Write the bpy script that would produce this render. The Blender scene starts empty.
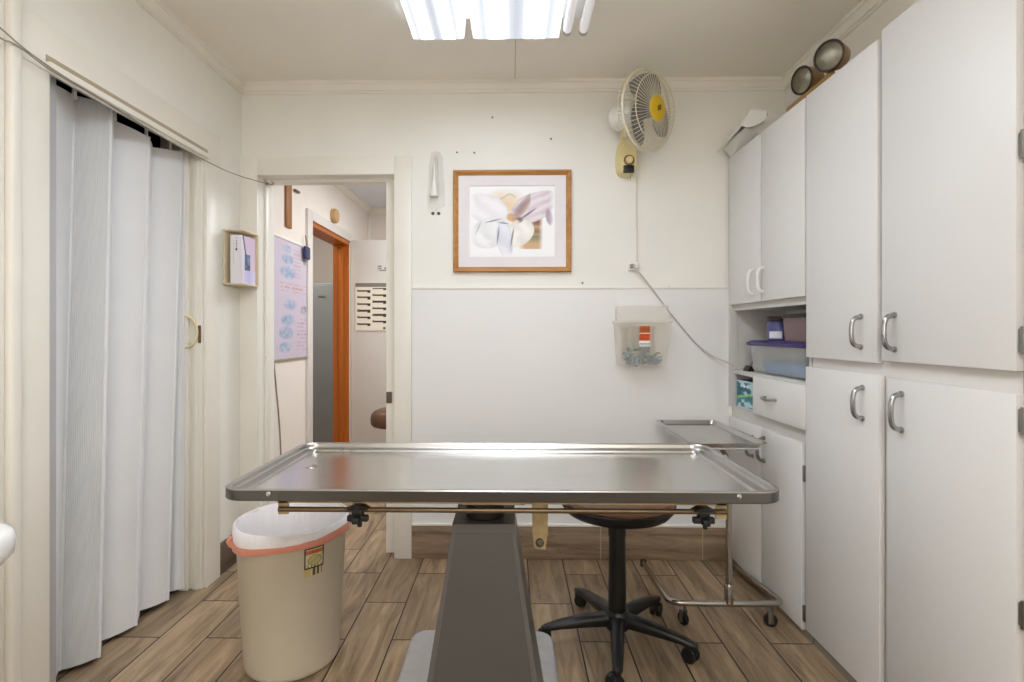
import bpy, bmesh, math, random
from mathutils import Vector, Matrix
random.seed(7)
PI = math.pi
C = bpy.context.scene.collection
R = math.radians

# ------------------------------------------------------------------ camera geometry
F, CY, HC = 520.0, 331.0, 1.17
TH = R(-1.0)
CT, ST = math.cos(TH), math.sin(TH)
CX = 512 + F * math.tan(TH)
XL, XR, YB, H, XC = -1.405, 1.395, 2.68, 2.453, 1.10


def atY(px, py, Y):
    u = (px - CX) / F
    X = Y * (u * CT + ST) / (CT - u * ST)
    d = X * ST + Y * CT
    return Vector((X, Y, HC - (py - CY) * d / F))


def atX(px, py, X):
    u = (px - CX) / F
    Y = X * (CT - u * ST) / (u * CT + ST)
    d = X * ST + Y * CT
    return Vector((X, Y, HC - (py - CY) * d / F))


def atZ(px, py, Z):
    d = (HC - Z) * F / (py - CY)
    xc = (px - CX) / F * d
    return Vector((xc * CT + d * ST, -xc * ST + d * CT, Z))


# ------------------------------------------------------------------ materials
def lin(c):
    out = []
    for v in c[:3]:
        v = v / 255.0
        out.append(v / 12.92 if v <= 0.04045 else ((v + 0.055) / 1.055) ** 2.4)
    return (out[0], out[1], out[2], 1.0)


def new_mat(name):
    m = bpy.data.materials.new(name)
    m.use_nodes = True
    nt = m.node_tree
    return m, nt, nt.nodes['Principled BSDF']


def mat(name, rgb, rough=0.5, metal=0.0, var=0.04, scale=6.0, bump=0.0, bscale=60.0, alpha=1.0, trans=0.0, spec=0.5, emit=None, estr=0.0, stretch=None):
    m, nt, b = new_mat(name)
    N, L = nt.nodes, nt.links
    tc = N.new('ShaderNodeTexCoord')
    src = tc.outputs['Object']
    if stretch:
        mp = N.new('ShaderNodeMapping')
        mp.inputs['Scale'].default_value = stretch
        L.new(src, mp.inputs['Vector'])
        src = mp.outputs['Vector']
    n = N.new('ShaderNodeTexNoise')
    n.inputs['Scale'].default_value = scale
    n.inputs['Detail'].default_value = 5
    L.new(src, n.inputs['Vector'])
    mx = N.new('ShaderNodeMix')
    mx.data_type = 'RGBA'
    c = lin(rgb)
    mx.inputs['A'].default_value = tuple(max(0, v * (1 - 2 * var)) for v in c[:3]) + (1,)
    mx.inputs['B'].default_value = tuple(min(1, v * (1 + 2 * var)) for v in c[:3]) + (1,)
    L.new(n.outputs['Fac'], mx.inputs['Factor'])
    L.new(mx.outputs['Result'], b.inputs['Base Color'])
    b.inputs['Roughness'].default_value = rough
    b.inputs['Metallic'].default_value = metal
    b.inputs['Specular IOR Level'].default_value = spec
    if alpha < 1:
        b.inputs['Alpha'].default_value = alpha
    if trans:
        b.inputs['Transmission Weight'].default_value = trans
    if bump:
        n2 = N.new('ShaderNodeTexNoise')
        n2.inputs['Scale'].default_value = bscale
        n2.inputs['Detail'].default_value = 4
        L.new(src, n2.inputs['Vector'])
        bp = N.new('ShaderNodeBump')
        bp.inputs['Strength'].default_value = bump
        bp.inputs['Distance'].default_value = 0.01
        L.new(n2.outputs['Fac'], bp.inputs['Height'])
        L.new(bp.outputs['Normal'], b.inputs['Normal'])
    if emit:
        b.inputs['Emission Color'].default_value = lin(emit)
        b.inputs['Emission Strength'].default_value = estr
    return m


def wood_tile(name, c1, c2, axis='Y', brick=None):
    """wood-look porcelain plank: grain along AXIS, BRICK = (length, width, x offset, y offset) when laid as planks"""
    m, nt, b = new_mat(name)
    N, L = nt.nodes, nt.links
    tc = N.new('ShaderNodeTexCoord')
    mp = N.new('ShaderNodeMapping')
    L.new(tc.outputs['Object'], mp.inputs['Vector'])
    src = mp.outputs['Vector']
    tint = None
    if brick:
        ln, wd, ox, oy = brick
        mp.inputs['Rotation'].default_value = (0, 0, R(90))
        br = N.new('ShaderNodeTexBrick')
        br.offset = 0.5
        br.inputs['Scale'].default_value = 1.0
        br.inputs['Brick Width'].default_value = ln
        br.inputs['Row Height'].default_value = wd
        br.inputs['Mortar Size'].default_value = 0.0030
        br.inputs['Mortar Smooth'].default_value = 0.1
        br.inputs['Color1'].default_value = (0, 0, 0, 1)
        br.inputs['Color2'].default_value = (1, 1, 1, 1)
        br.inputs['Mortar'].default_value = (0.5, 0.5, 0.5, 1)
        mp.inputs['Location'].default_value = (ox, oy, 0)
        L.new(src, br.inputs['Vector'])
        tint = br
        gs = N.new('ShaderNodeMapping')
        gs.inputs['Scale'].default_value = (1.6, 14, 1)
        L.new(src, gs.inputs['Vector'])
        # shift the grain from plank to plank
        sh = N.new('ShaderNodeVectorMath')
        sh.operation = 'MULTIPLY_ADD'
        sh.inputs[1].default_value = (7.3, 3.1, 5.7)
        L.new(br.outputs['Color'], sh.inputs[0])
        L.new(gs.outputs['Vector'], sh.inputs[2])
        gsrc = sh.outputs['Vector']
    else:
        gs = N.new('ShaderNodeMapping')
        gs.inputs['Scale'].default_value = (1.6, 14, 14) if axis == 'X' else (14, 1.6, 14)
        L.new(src, gs.inputs['Vector'])
        gsrc = gs.outputs['Vector']
    n = N.new('ShaderNodeTexNoise')
    n.inputs['Scale'].default_value = 1.6
    n.inputs['Detail'].default_value = 8
    n.inputs['Roughness'].default_value = 0.62
    n.inputs['Distortion'].default_value = 0.9
    L.new(gsrc, n.inputs['Vector'])
    ramp = N.new('ShaderNodeValToRGB')
    ramp.color_ramp.elements[0].position = 0.30
    ramp.color_ramp.elements[0].color = lin(c1)
    ramp.color_ramp.elements[1].position = 0.72
    ramp.color_ramp.elements[1].color = lin(c2)
    L.new(n.outputs['Fac'], ramp.inputs['Fac'])
    col = ramp.outputs['Color']
    if tint:
        hs = N.new('ShaderNodeHueSaturation')
        mr = N.new('ShaderNodeMapRange')
        mr.inputs['To Min'].default_value = 0.78
        mr.inputs['To Max'].default_value = 1.16
        L.new(tint.outputs['Color'], mr.inputs['Value'])
        L.new(mr.outputs['Result'], hs.inputs['Value'])
        L.new(col, hs.inputs['Color'])
        mx = N.new('ShaderNodeMix')
        mx.data_type = 'RGBA'
        L.new(tint.outputs['Fac'], mx.inputs['Factor'])
        L.new(hs.outputs['Color'], mx.inputs['A'])
        mx.inputs['B'].default_value = lin((40, 32, 26))
        col = mx.outputs['Result']
        bp = N.new('ShaderNodeBump')
        bp.inputs['Strength'].default_value = 0.5
        bp.inputs['Distance'].default_value = 0.002
        bp.invert = True
        L.new(tint.outputs['Fac'], bp.inputs['Height'])
        L.new(bp.outputs['Normal'], b.inputs['Normal'])
    L.new(col, b.inputs['Base Color'])
    b.inputs['Roughness'].default_value = 0.48
    return m


def paint_mat(name, rough=0.6):
    m, nt, b = new_mat(name)
    a = nt.nodes.new('ShaderNodeVertexColor')
    a.layer_name = 'ink'
    nt.links.new(a.outputs['Color'], b.inputs['Base Color'])
    b.inputs['Roughness'].default_value = rough
    return m


def ribbed(name, rgb, axis, freq, strength, rough=0.45):
    m = mat(name, rgb, rough, var=0.02)
    nt = m.node_tree
    N, L = nt.nodes, nt.links
    uv = N.new('ShaderNodeUVMap')
    w = N.new('ShaderNodeTexWave')
    w.wave_type = 'BANDS'
    w.bands_direction = axis
    w.inputs['Scale'].default_value = freq
    L.new(uv.outputs['UV'], w.inputs['Vector'])
    bp = N.new('ShaderNodeBump')
    bp.inputs['Strength'].default_value = strength
    bp.inputs['Distance'].default_value = 0.004
    L.new(w.outputs['Fac'], bp.inputs['Height'])
    L.new(bp.outputs['Normal'], nt.nodes['Principled BSDF'].inputs['Normal'])
    return m


def brushed(name, rgb, rough, aniso_axis=(2, 60, 60), bump=0.05):
    m = mat(name, rgb, rough, 1.0, var=0.05, scale=4, bump=bump, bscale=8, stretch=aniso_axis)
    nt = m.node_tree
    N, L = nt.nodes, nt.links
    # smears and wear in the gloss
    tc = N.new('ShaderNodeTexCoord')
    n = N.new('ShaderNodeTexNoise')
    n.inputs['Scale'].default_value = 3
    n.inputs['Detail'].default_value = 3
    L.new(tc.outputs['Object'], n.inputs['Vector'])
    mr = N.new('ShaderNodeMapRange')
    mr.inputs['From Min'].default_value = 0.3
    mr.inputs['From Max'].default_value = 0.7
    mr.inputs['To Min'].default_value = rough * 0.9
    mr.inputs['To Max'].default_value = rough * 1.12
    L.new(n.outputs['Fac'], mr.inputs['Value'])
    L.new(mr.outputs['Result'], nt.nodes['Principled BSDF'].inputs['Roughness'])
    return m


M = {}
M['wall'] = mat('cream_wall_paint', (237, 235, 228), 0.6, var=0.035, scale=2.2, bump=0.05, bscale=25)
M['trim'] = mat('cream_gloss_trim', (236, 232, 222), 0.4, var=0.03, scale=4, bump=0.04, bscale=18)
M['rearwall'] = mat('taupe_rear_wall', (110, 102, 92), 0.6)  # unseen wall, toned dark for the table lip to reflect
M['tantrim'] = mat('tan_trim_strip', (176, 162, 138), 0.6)
M['satin'] = mat('satin_chrome_pull', (170, 170, 170), 0.22, 1.0, var=0.03)
M['panel'] = mat('white_wall_board', (232, 231, 230), 0.4, var=0.015, scale=2)
M['ceil'] = mat('tan_ceiling_paint', (240, 235, 224), 0.7, var=0.03, scale=1.6)
M['hall'] = mat('hall_wall_paint', (232, 224, 216), 0.6, var=0.02)
M['hallceil'] = mat('hall_ceiling_paint', (225, 228, 236), 0.7, var=0.01)
M['floor'] = wood_tile('wood_look_floor_tile', (106, 87, 66), (186, 160, 128), brick=(0.54, 0.1778, -0.197, -0.078))
M['basetile'] = wood_tile('wood_look_base_tile', (100, 82, 66), (176, 152, 126), axis='X')
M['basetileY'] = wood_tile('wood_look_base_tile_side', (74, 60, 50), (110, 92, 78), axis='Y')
M['grout'] = mat('pale_grout', (184, 168, 132), 0.8)
M['vinyl'] = ribbed('white_vinyl_panel', (226, 227, 229), 'X', 14, 0.06)
M['flute'] = ribbed('white_fluted_vinyl', (218, 219, 221), 'X', 3.2, 0.55)
M['greypost'] = mat('grey_post', (186, 187, 188), 0.5)
M['dark'] = mat('dark_void', (22, 20, 18), 0.9)
M['cab'] = mat('white_cabinet_laminate', (226, 225, 223), 0.38, var=0.012, scale=3)
M['cabin'] = mat('white_cabinet_inside', (206, 204, 200), 0.6, var=0.02)
M['frame'] = mat('cabinet_face_frame', (218, 214, 210), 0.45, var=0.02)
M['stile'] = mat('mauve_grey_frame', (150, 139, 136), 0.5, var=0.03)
M['toe'] = mat('grey_vinyl_kick', (150, 148, 142), 0.5)
M['chrome'] = mat('chrome', (205, 205, 205), 0.16, 1.0, var=0.02)
M['dchrome'] = mat('worn_nickel', (150, 148, 144), 0.3, 1.0, var=0.1, scale=30)
M['whitepl'] = mat('white_plastic', (232, 231, 226), 0.35, var=0.02)
M['steel'] = brushed('brushed_steel_top', (212, 212, 210), 0.2, bump=0.02)
M['steelrim'] = brushed('polished_steel_rim', (182, 180, 177), 0.3, bump=0.02)
M['darkband'] = brushed('dark_reflection_edge', (112, 111, 110), 0.3, bump=0.02)  # dark reflection on the table lip put into the steel colour
M['steeltray'] = brushed('stainless_tray', (196, 193, 188), 0.24, bump=0.02)
M['tube'] = mat('stainless_tube', (185, 180, 172), 0.24, 1.0, var=0.03)
M['graymetal'] = mat('grey_enamel', (84, 81, 79), 0.42, 0.25, var=0.06, scale=5, bump=0.03, bscale=40)
M['grayframe'] = mat('grey_enamel_frame', (104, 102, 100), 0.38, 0.35, var=0.06, scale=8)
M['cast'] = mat('grey_hammered_base', (190, 190, 190), 0.45, 0.3, var=0.08, scale=18, bump=0.1, bscale=60)
M['rust'] = mat('chipped_cream_enamel', (178, 158, 118), 0.6, var=0.32, scale=26)
M['rod'] = mat('tarnished_rod', (120, 100, 76), 0.38, 0.8, var=0.2, scale=14)
M['black'] = mat('black_plastic', (20, 19, 18), 0.38, var=0.1)
M['rubber'] = mat('black_rubber', (16, 15, 15), 0.6)
M['brown'] = mat('brown_vinyl_seat', (112, 80, 58), 0.4, var=0.08, bump=0.06, bscale=70)
M['darkbrown'] = mat('dark_brown_vinyl', (98, 66, 46), 0.4, var=0.06)
M['bin'] = mat('ivory_plastic_bin', (214, 204, 184), 0.45, var=0.05, scale=5, bump=0.02, bscale=30)
M['bag'] = mat('white_bin_liner', (240, 236, 236), 0.35, var=0.03, bump=0.25, bscale=9, stretch=(9, 9, 1.2))
M['bagpink'] = mat('salmon_drawstring', (228, 150, 128), 0.4, var=0.08, bump=0.2, bscale=12)
M['oak'] = wood_tile('honey_oak_frame', (158, 100, 40), (205, 150, 78), axis='X')
M['orange'] = mat('orange_stained_wood', (172, 92, 22), 0.4, var=0.12, scale=3, stretch=(9, 9, 0.6))
M['oldwood'] = mat('brown_plank', (150, 98, 48), 0.5, var=0.15, scale=4, stretch=(9, 9, 1))
M['matboard'] = mat('pale_mat_board', (232, 226, 228), 0.7)
M['paint'] = paint_mat('printed_paper', 0.5)
M['paintgloss'] = paint_mat('printed_gloss', 0.3)
M['fanbody'] = mat('yellowed_plastic', (222, 205, 150), 0.4, var=0.05)
M['fanwhite'] = mat('fan_white_plastic', (228, 226, 216), 0.35)
M['fangrille'] = mat('fan_grille_wire', (222, 214, 190), 0.4)
M['blade'] = mat('smoky_fan_blade', (138, 136, 135), 0.3, alpha=0.8)
M['yellow'] = mat('yellow_badge', (222, 186, 36), 0.35)
M['gold'] = mat('brass_mark', (120, 84, 20), 0.4)
M['amber'] = mat('amber_plastic', (146, 112, 58), 0.35, var=0.12)
M['reflector'] = mat('lamp_reflector', (140, 134, 118), 0.34, 1.0, var=0.25, scale=40)
M['lensrim'] = mat('dark_lens_rim', (50, 38, 28), 0.4)
M['clear'] = mat('clear_plastic', (225, 226, 224), 0.12, alpha=0.36)
M['thinclear'] = mat('thin_clear_film', (240, 240, 236), 0.08, alpha=0.14)
M['frost'] = mat('frosted_sharps_plastic', (240, 231, 212), 0.35, alpha=0.24)
M['frostlid'] = mat('frosted_clear_lid', (240, 235, 224), 0.3, alpha=0.28)
M['purple'] = mat('purple_lid', (62, 50, 110), 0.35)
M['bluestuff'] = mat('blue_contents', (70, 132, 178), 0.5, var=0.25, scale=30)
M['cardwhite'] = mat('white_card', (240, 238, 240), 0.5)
M['cardkraft'] = mat('cream_holder', (222, 208, 178), 0.5, var=0.04)
M['fridge'] = mat('grey_steel_panel', (150, 156, 160), 0.4, 0.2, var=0.05)
M['doorwhite'] = mat('white_door_paint', (214, 208, 202), 0.45, var=0.02)
M['bluetag'] = mat('blue_tag', (30, 40, 84), 0.4)
M['cream'] = mat('cream_plastic', (226, 214, 176), 0.4)
M['wire'] = mat('grey_cable', (150, 140, 126), 0.5)
M['palecord'] = mat('pale_grey_cable', (186, 180, 172), 0.5)
M['wirewhite'] = mat('white_cable', (216, 208, 196), 0.5)
M['nail'] = mat('dark_nail', (104, 94, 84), 0.5, 0.6)
M['porcelain'] = mat('white_porcelain', (240, 240, 240), 0.12, var=0.01)
M['fixture'] = mat('white_enamel_fixture', (236, 234, 228), 0.4)
M['endplate'] = mat('pale_plastic_end', (206, 206, 208), 0.5, emit=(235, 240, 255), estr=0.12)
M['lens'] = mat('lit_prismatic_lens', (176, 178, 184), 0.3, emit=(228, 239, 255), estr=9.0)
M['tubelit'] = mat('fluorescent_tube', (240, 240, 240), 0.3, emit=(245, 248, 255), estr=0.10)
M['capmetal'] = mat('tube_end_cap', (170, 168, 164), 0.3, 0.9)
M['boxred'] = mat('brown_red_tub', (128, 104, 104), 0.4)
M['jarblue'] = mat('blue_violet_jar', (84, 86, 138), 0.35)


# ------------------------------------------------------------------ mesh builder
class MB:
    def __init__(s):
        s.bm = bmesh.new()
        s.uv = s.bm.loops.layers.uv.new('UVMap')

    def box(s, x0, x1, y0, y1, z0, z1, bev=0.0, seg=2, mtx=None):
        vs = [s.bm.verts.new((x, y, z)) for x in (x0, x1) for y in (y0, y1) for z in (z0, z1)]
        fs = [s.bm.faces.new([vs[i] for i in q]) for q in ((0, 1, 3, 2), (4, 6, 7, 5), (0, 4, 5, 1), (2, 3, 7, 6), (0, 2, 6, 4), (1, 5, 7, 3))]
        if bev:
            es = list({e for f in fs for e in f.edges})
            r = bmesh.ops.bevel(s.bm, geom=es, offset=bev, segments=seg, affect='EDGES', profile=0.5)
            vs = list({v for v in r['verts']} | {v for v in vs if v.is_valid})
        if mtx is not None:
            for v in vs:
                v.co = mtx @ v.co
        return s

    def ring(s, pts):
        return [s.bm.verts.new(p) for p in pts]

    def bridge(s, a, b, closed=True):
        n = len(a)
        for i in range(n if closed else n - 1):
            j = (i + 1) % n
            try:
                s.bm.faces.new((a[i], a[j], b[j], b[i]))
            except ValueError:
                pass

    def loft(s, loops, cap0=True, cap1=True, closed=True):
        rs = [s.ring(l) for l in loops]
        for a, b in zip(rs, rs[1:]):
            s.bridge(a, b, closed)
        if cap0 and closed:
            s.bm.faces.new(list(reversed(rs[0])))
        if cap1 and closed:
            s.bm.faces.new(rs[-1])
        return s

    def lathe(s, prof, c=(0, 0, 0), axis=(0, 0, 1), n=32, cap0=True, cap1=True):
        """prof = [(radius, height along axis)]"""
        ax = Vector(axis).normalized()
        q = Vector((0, 0, 1)).rotation_difference(ax)
        c = Vector(c)
        loops = []
        for r, h in prof:
            r = max(r, 1e-5)
            loops.append([c + q @ Vector((r * math.cos(2 * PI * k / n), r * math.sin(2 * PI * k / n), h)) for k in range(n)])
        return s.loft(loops, cap0, cap1)

    def cyl(s, a, b, r, n=20, r2=None):
        a, b = Vector(a), Vector(b)
        return s.lathe([(r, 0), (r if r2 is None else r2, (b - a).length)], a, b - a, n)

    def tube(s, pts, r, n=10, smooth=0, cyclic=False):
        pts = [Vector(p) for p in pts]
        if smooth:
            for _ in range(smooth):
                q = [pts[0]] if not cyclic else []
                rng = range(len(pts)) if cyclic else range(len(pts) - 1)
                for i in rng:
                    a, b = pts[i], pts[(i + 1) % len(pts)]
                    q += [a * 0.75 + b * 0.25, a * 0.25 + b * 0.75]
                if not cyclic:
                    q.append(pts[-1])
                pts = q
        m = len(pts)
        loops = []
        up = None
        for i in range(m):
            if cyclic:
                t = pts[(i + 1) % m] - pts[i - 1]
            else:
                t = pts[min(i + 1, m - 1)] - pts[max(i - 1, 0)]
            t.normalize()
            if up is None:
                up = Vector((0, 0, 1)) if abs(t.z) < 0.9 else Vector((1, 0, 0))
            sx = t.cross(up)
            if sx.length < 1e-6:
                sx = t.orthogonal()
            sx.normalize()
            up = sx.cross(t).normalized()
            rr = r[i] if isinstance(r, (list, tuple)) else r
            loops.append([pts[i] + sx * (rr * math.cos(2 * PI * k / n)) + up * (rr * math.sin(2 * PI * k / n)) for k in range(n)])
        if cyclic:
            rs = [s.ring(l) for l in loops]
            for i in range(m):
                s.bridge(rs[i], rs[(i + 1) % m])
            return s
        return s.loft(loops)

    def prism(s, poly, axis, a, b):
        """poly in the plane normal to AXIS ('X': (y,z), 'Y': (x,z), 'Z': (x,y)) from a to b"""
        def P(p, t):
            return {'X': (t, p[0], p[1]), 'Y': (p[0], t, p[1]), 'Z': (p[0], p[1], t)}[axis]
        return s.loft([[P(p, a) for p in poly], [P(p, b) for p in poly]])

    def strip(s, a, b, uvs=None):
        """open sheet between two polylines with running UV"""
        ra, rb = s.ring(a), s.ring(b)
        for i in range(len(a) - 1):
            f = s.bm.faces.new((ra[i], ra[i + 1], rb[i + 1], rb[i]))
            if uvs:
                for l, u in zip(f.loops, (uvs[i], uvs[i + 1], uvs[i + 1], uvs[i])):
                    l[s.uv].uv = (u, 0)
        return s

    def build(s, name, m, parent=None, org=None, sharp=38, solid=0.0):
        if solid:
            bmesh.ops.recalc_face_normals(s.bm, faces=s.bm.faces)
            bmesh.ops.solidify(s.bm, geom=s.bm.faces[:], thickness=solid)
        bmesh.ops.recalc_face_normals(s.bm, faces=s.bm.faces)
        if org is None:
            org = parent_org(parent) if parent else (0, 0, 0)
        o3 = Vector(org)
        for v in s.bm.verts:
            v.co -= o3
        me = bpy.data.meshes.new(name)
        s.bm.to_mesh(me)
        s.bm.free()
        for p in me.polygons:
            p.use_smooth = True
        me.set_sharp_from_angle(angle=R(sharp))
        if m is not None:
            me.materials.append(m)
        o = bpy.data.objects.new(name, me)
        C.objects.link(o)
        if parent:
            o.parent = parent
        else:
            o.location = o3
        return o


def parent_org(p):
    v = Vector((0, 0, 0))
    while p is not None:
        v += p.location
        p = p.parent
    return v


def tag(o, label=None, cat=None, group=None, kind=None):
    for k, v in (('label', label), ('category', cat), ('group', group), ('kind', kind)):
        if v:
            o[k] = v
    return o


def thing(name, loc, label, cat, group=None):
    o = bpy.data.objects.new(name, None)
    o.empty_display_size = 0.05
    C.objects.link(o)
    o.location = loc
    return tag(o, label, cat, group)


def struct(name, mb, m, parent=None):
    o = mb.build(name, m, parent)
    if parent is None:
        o['kind'] = 'structure'
    return o


def copy_tree(o, parent=None):
    c = o.copy()
    C.objects.link(c)
    if parent is not None:
        c.parent = parent
    for ch in [x for x in bpy.data.objects if x.parent == o]:
        copy_tree(ch, c)
    return c


def painted(name, nx, ny, place, fn, m, parent=None, org=None, thick=0.0):
    """a printed sheet: grid of vertices coloured by fn(u, v) (v up), set in space by place(u, v)"""
    bm = bmesh.new()
    lay = bm.verts.layers.float_color.new('ink')
    vs = []
    for j in range(ny + 1):
        row = []
        for i in range(nx + 1):
            u, v = i / nx, j / ny
            w = bm.verts.new(place(u, v))
            w[lay] = lin(fn(u, v))
            row.append(w)
        vs.append(row)
    for j in range(ny):
        for i in range(nx):
            bm.faces.new((vs[j][i], vs[j][i + 1], vs[j + 1][i + 1], vs[j + 1][i]))
    mb = MB.__new__(MB)
    mb.bm = bm
    bmesh.ops.recalc_face_normals(bm, faces=bm.faces)
    return mb.build(name, m, parent, org)


def quad(a, b, d):
    """place() for a flat sheet with lower-left a, lower-right b, upper-left d"""
    a, b, d = Vector(a), Vector(b), Vector(d)
    return lambda u, v: a + (b - a) * u + (d - a) * v


def mixc(a, b, t):
    t = max(0.0, min(1.0, t))
    return tuple(a[i] * (1 - t) + b[i] * t for i in range(3))


def hsh(i, j):
    x = math.sin(i * 127.1 + j * 311.7) * 43758.5453
    return x - math.floor(x)


def vnoise(x, y):
    i, j = math.floor(x), math.floor(y)
    fx, fy = x - i, y - j
    fx, fy = fx * fx * (3 - 2 * fx), fy * fy * (3 - 2 * fy)
    a = hsh(i, j) * (1 - fx) + hsh(i + 1, j) * fx
    b = hsh(i, j + 1) * (1 - fx) + hsh(i + 1, j + 1) * fx
    return a * (1 - fy) + b * fy


# ================================================================== SETTING
DX0, DX1, DZ = -1.314, -0.606, 1.974          # doorway in the back wall
DW = 0.17                                     # its wall's thickness
LY0, LY1, LZ, LC = 1.541, 2.345, 2.055, 1.947            # closet opening in the left wall
YF = -1.6                                     # wall behind the camera

fl = MB().box(-2.9, 1.6, YF - 0.1, 5.8, -0.06, 0)
struct('floor', fl, M['floor'])
ce = MB().box(XL - 0.2, XR + 0.1, YF - 0.1, YB + 0.04, H, H + 0.08)
struct('ceiling', ce, M['ceil'])
b = MB()
b.box(0.014, 0.0165, 2.08, YB, H - 0.0012, H + 0.01)
struct('trim_1', b, M['wire'])

wb = MB()
wb.box(XL - 0.2, DX0, YB, YB + DW, 0, H)
wb.box(DX0, DX1, YB, YB + DW, DZ, H)
wb.box(DX1, XR + 0.1, YB, YB + DW, 0, H)
struct('wall_back', wb, M['wall'])
wl = MB()
wl.box(XL - 0.2, XL, YF, LY0, 0, H)
wl.box(XL - 0.2, XL, LY0, LY1, LZ, H)
wl.box(XL - 0.2, XL, LY1, YB, 0, H)
struct('wall_left', wl, M['wall'])
struct('wall_right', MB().box(XR, XR + 0.1, YF, YB, 0, H), M['wall'])
struct('wall_front', MB().box(XL - 0.2, XR + 0.1, YF - 0.1, YF, 0, H), M['rearwall'])
# closet behind the accordion door, its darkness painted on as near-black walls
cl = MB()
cl.box(XL - 1.0, XL - 0.95, 1.2, 2.75, 0, H)
cl.box(XL - 0.95, XL - 0.2, 1.2, 1.25, 0, H)
cl.box(XL - 0.95, XL - 0.2, 2.70, 2.75, 0, H)
cl.box(XL - 0.95, XL - 0.2, 1.25, 2.70, H - 0.05, H)
struct('wall_closet', cl, M['dark'])

# crown moulding along back, left and right
def crown_prof(d, z):
    return [(0, H - 0.056), (0.010, H - 0.056), (0.012, H - 0.046), (0.018, H - 0.045), (0.019, H - 0.030), (0.029, H - 0.016), (0.036, H - 0.015), (0.036, H), (0, H)]
pr = crown_prof(0, 0)
struct('trim_2', MB().prism([(YB - a, z) for a, z in pr], 'X', XL, XR), M['trim'])
struct('trim_3', MB().prism([(XL + a, z) for a, z in pr], 'Y', YF, YB), M['trim'])
struct('trim_4', MB().prism([(XR - a, z) for a, z in pr], 'Y', YF, YB), M['trim'])

# white wall board below, with its cream edging
PZ = 1.385
struct('wall_panel', MB().box(-0.515, XC + 0.03, YB - 0.008, YB, 0.17, PZ), M['panel'])
b = MB().box(-0.515, XC + 0.02, YB - 0.013, YB, PZ, PZ + 0.012, 0.003)
b.box(XC + 0.005, XC + 0.02, YB - 0.013, YB, 0.17, PZ)
b.box(-0.515, XC + 0.02, YB - 0.022, YB, 0.17, 0.182, 0.003)
struct('trim_5', b, M['trim'])
bb = MB().box(-0.53, XC + 0.03, YB - 0.016, YB, 0.002, 0.17, 0.002)
struct('baseboard_back', bb, M['basetile'])
g = MB()
for gx in (0.450, 0.968):
    g.box(gx, gx + 0.005, YB - 0.0166, YB, 0.002, 0.17)
g.build('grout_line', M['grout'], bpy.data.objects['baseboard_back'])
b = MB().box(XL, XL + 0.012, 2.458, YB, 0.002, 0.15, 0.002)
struct('baseboard_left', b, M['basetileY'])

# back doorway casing and lining
b = MB()
CT_ = 0.02
b.box(XL, DX0, YB - CT_, YB, 0, DZ + 0.093, 0.003)
b.box(DX0, DX1, YB - CT_, YB, DZ, DZ + 0.093, 0.003)
b.box(DX1, DX1 + 0.09, YB - CT_, YB, 0, DZ + 0.093, 0.003)
struct('trim_6', b, M['trim'])
b = MB()
b.box(DX1 - 0.001, DX1 + 0.006, YB - 0.004, YB + DW + 0.004, 0, DZ)
b.box(DX1 - 0.058, DX1, YB + 0.055, YB + 0.10, 0, DZ - 0.0162)
b.box(DX0, DX1, YB + 0.055, YB + 0.10, DZ - 0.016, DZ)
b.box(DX0, DX0 + 0.012, YB + 0.055, YB + 0.10, 0, DZ, 0.002)
b.box(DX1 + 0.0, DX1 + 0.10, YB + DW, YB + DW + 0.014, 0, DZ + 0.1)
struct('trim_7', b, M['trim'])

# closet casing on the left wall
b = MB()
b.box(XL, XL + 0.014, 1.441, LY0, 0, LC, 0.001)
b.box(XL, XL + 0.016, 1.441, 2.456, LC, 2.094, 0.004)
b.box(XL, XL + 0.014, LY1, 2.456, 0, LC, 0.001)
struct('trim_8', b, M['trim'])
b = MB()
b.box(XL, XL + 0.03, 1.405, 1.441, 0, H - 0.05, 0.01, 3)
b.box(XL, XL + 0.012, 1.34, 1.405, 0, H - 0.05, 0.003)
struct('trim_9', b, M['trim'])
b = MB()
b.box(XL - 0.055, XL, LY1 - 0.012, LY1, 0, LZ, 0.002)
b.box(XL - 0.10, XL - 0.055, LY1 - 0.03, LY1, 0, LZ, 0.002)
b.box(XL - 0.04, XL - 0.015, LY1 - 0.02, LY1 - 0.010, 0, LZ, 0.003)
struct('trim_10', b, M['trim'])
b = MB()
b.box(XL + 0.014, XL + 0.03, 1.525, 2.350, LC + 0.006, LC + 0.028, 0.004)
struct('trim_11', b, M['trim'])
struct('trim_12', MB().box(XL + 0.0135, XL + 0.017, 1.525, 2.350, LC + 0.028, LC + 0.048), M['tantrim'])  # flat tan strip above the head moulding

# ------------------------------------------------------------------ the room beyond
HXL = -1.45
HY0, HY1, HZ = 3.72, 4.60, 1.965
HH = 2.41
b = MB()
b.box(HXL - 0.13, HXL, YB + DW, HY0, 0, HH)
b.box(HXL - 0.13, HXL, HY0, HY1, HZ, HH)
b.box(HXL - 0.13, HXL, HY1, 5.23, 0, HH)
struct('wall_hall_left', b, M['hall'])
struct('wall_hall_end', MB().box(-1.58, 0.9, 5.23, 5.33, 0, HH), M['hall'])
struct('wall_hall_right', MB().box(0.8, 0.9, YB + DW, 5.23, 0, HH), M['hall'])
struct('ceiling_hall', MB().box(-2.9, 0.9, YB + DW, 5.8, HH, HH + 0.08), M['hallceil'])
b = MB()
b.box(-2.9, -2.8, 3.2, 5.8, 0, HH)
b.box(-2.8, HXL - 0.13, 5.7, 5.8, 0, HH)
b.box(-2.8, HXL - 0.13, 3.2, 3.3, 0, HH)
struct('wall_side_room', b, M['hall'])
struct('trim_13', MB().prism([(HXL + a, z + HH - H) for a, z in pr], 'Y', YB + DW, 5.23), M['trim'])
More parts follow.
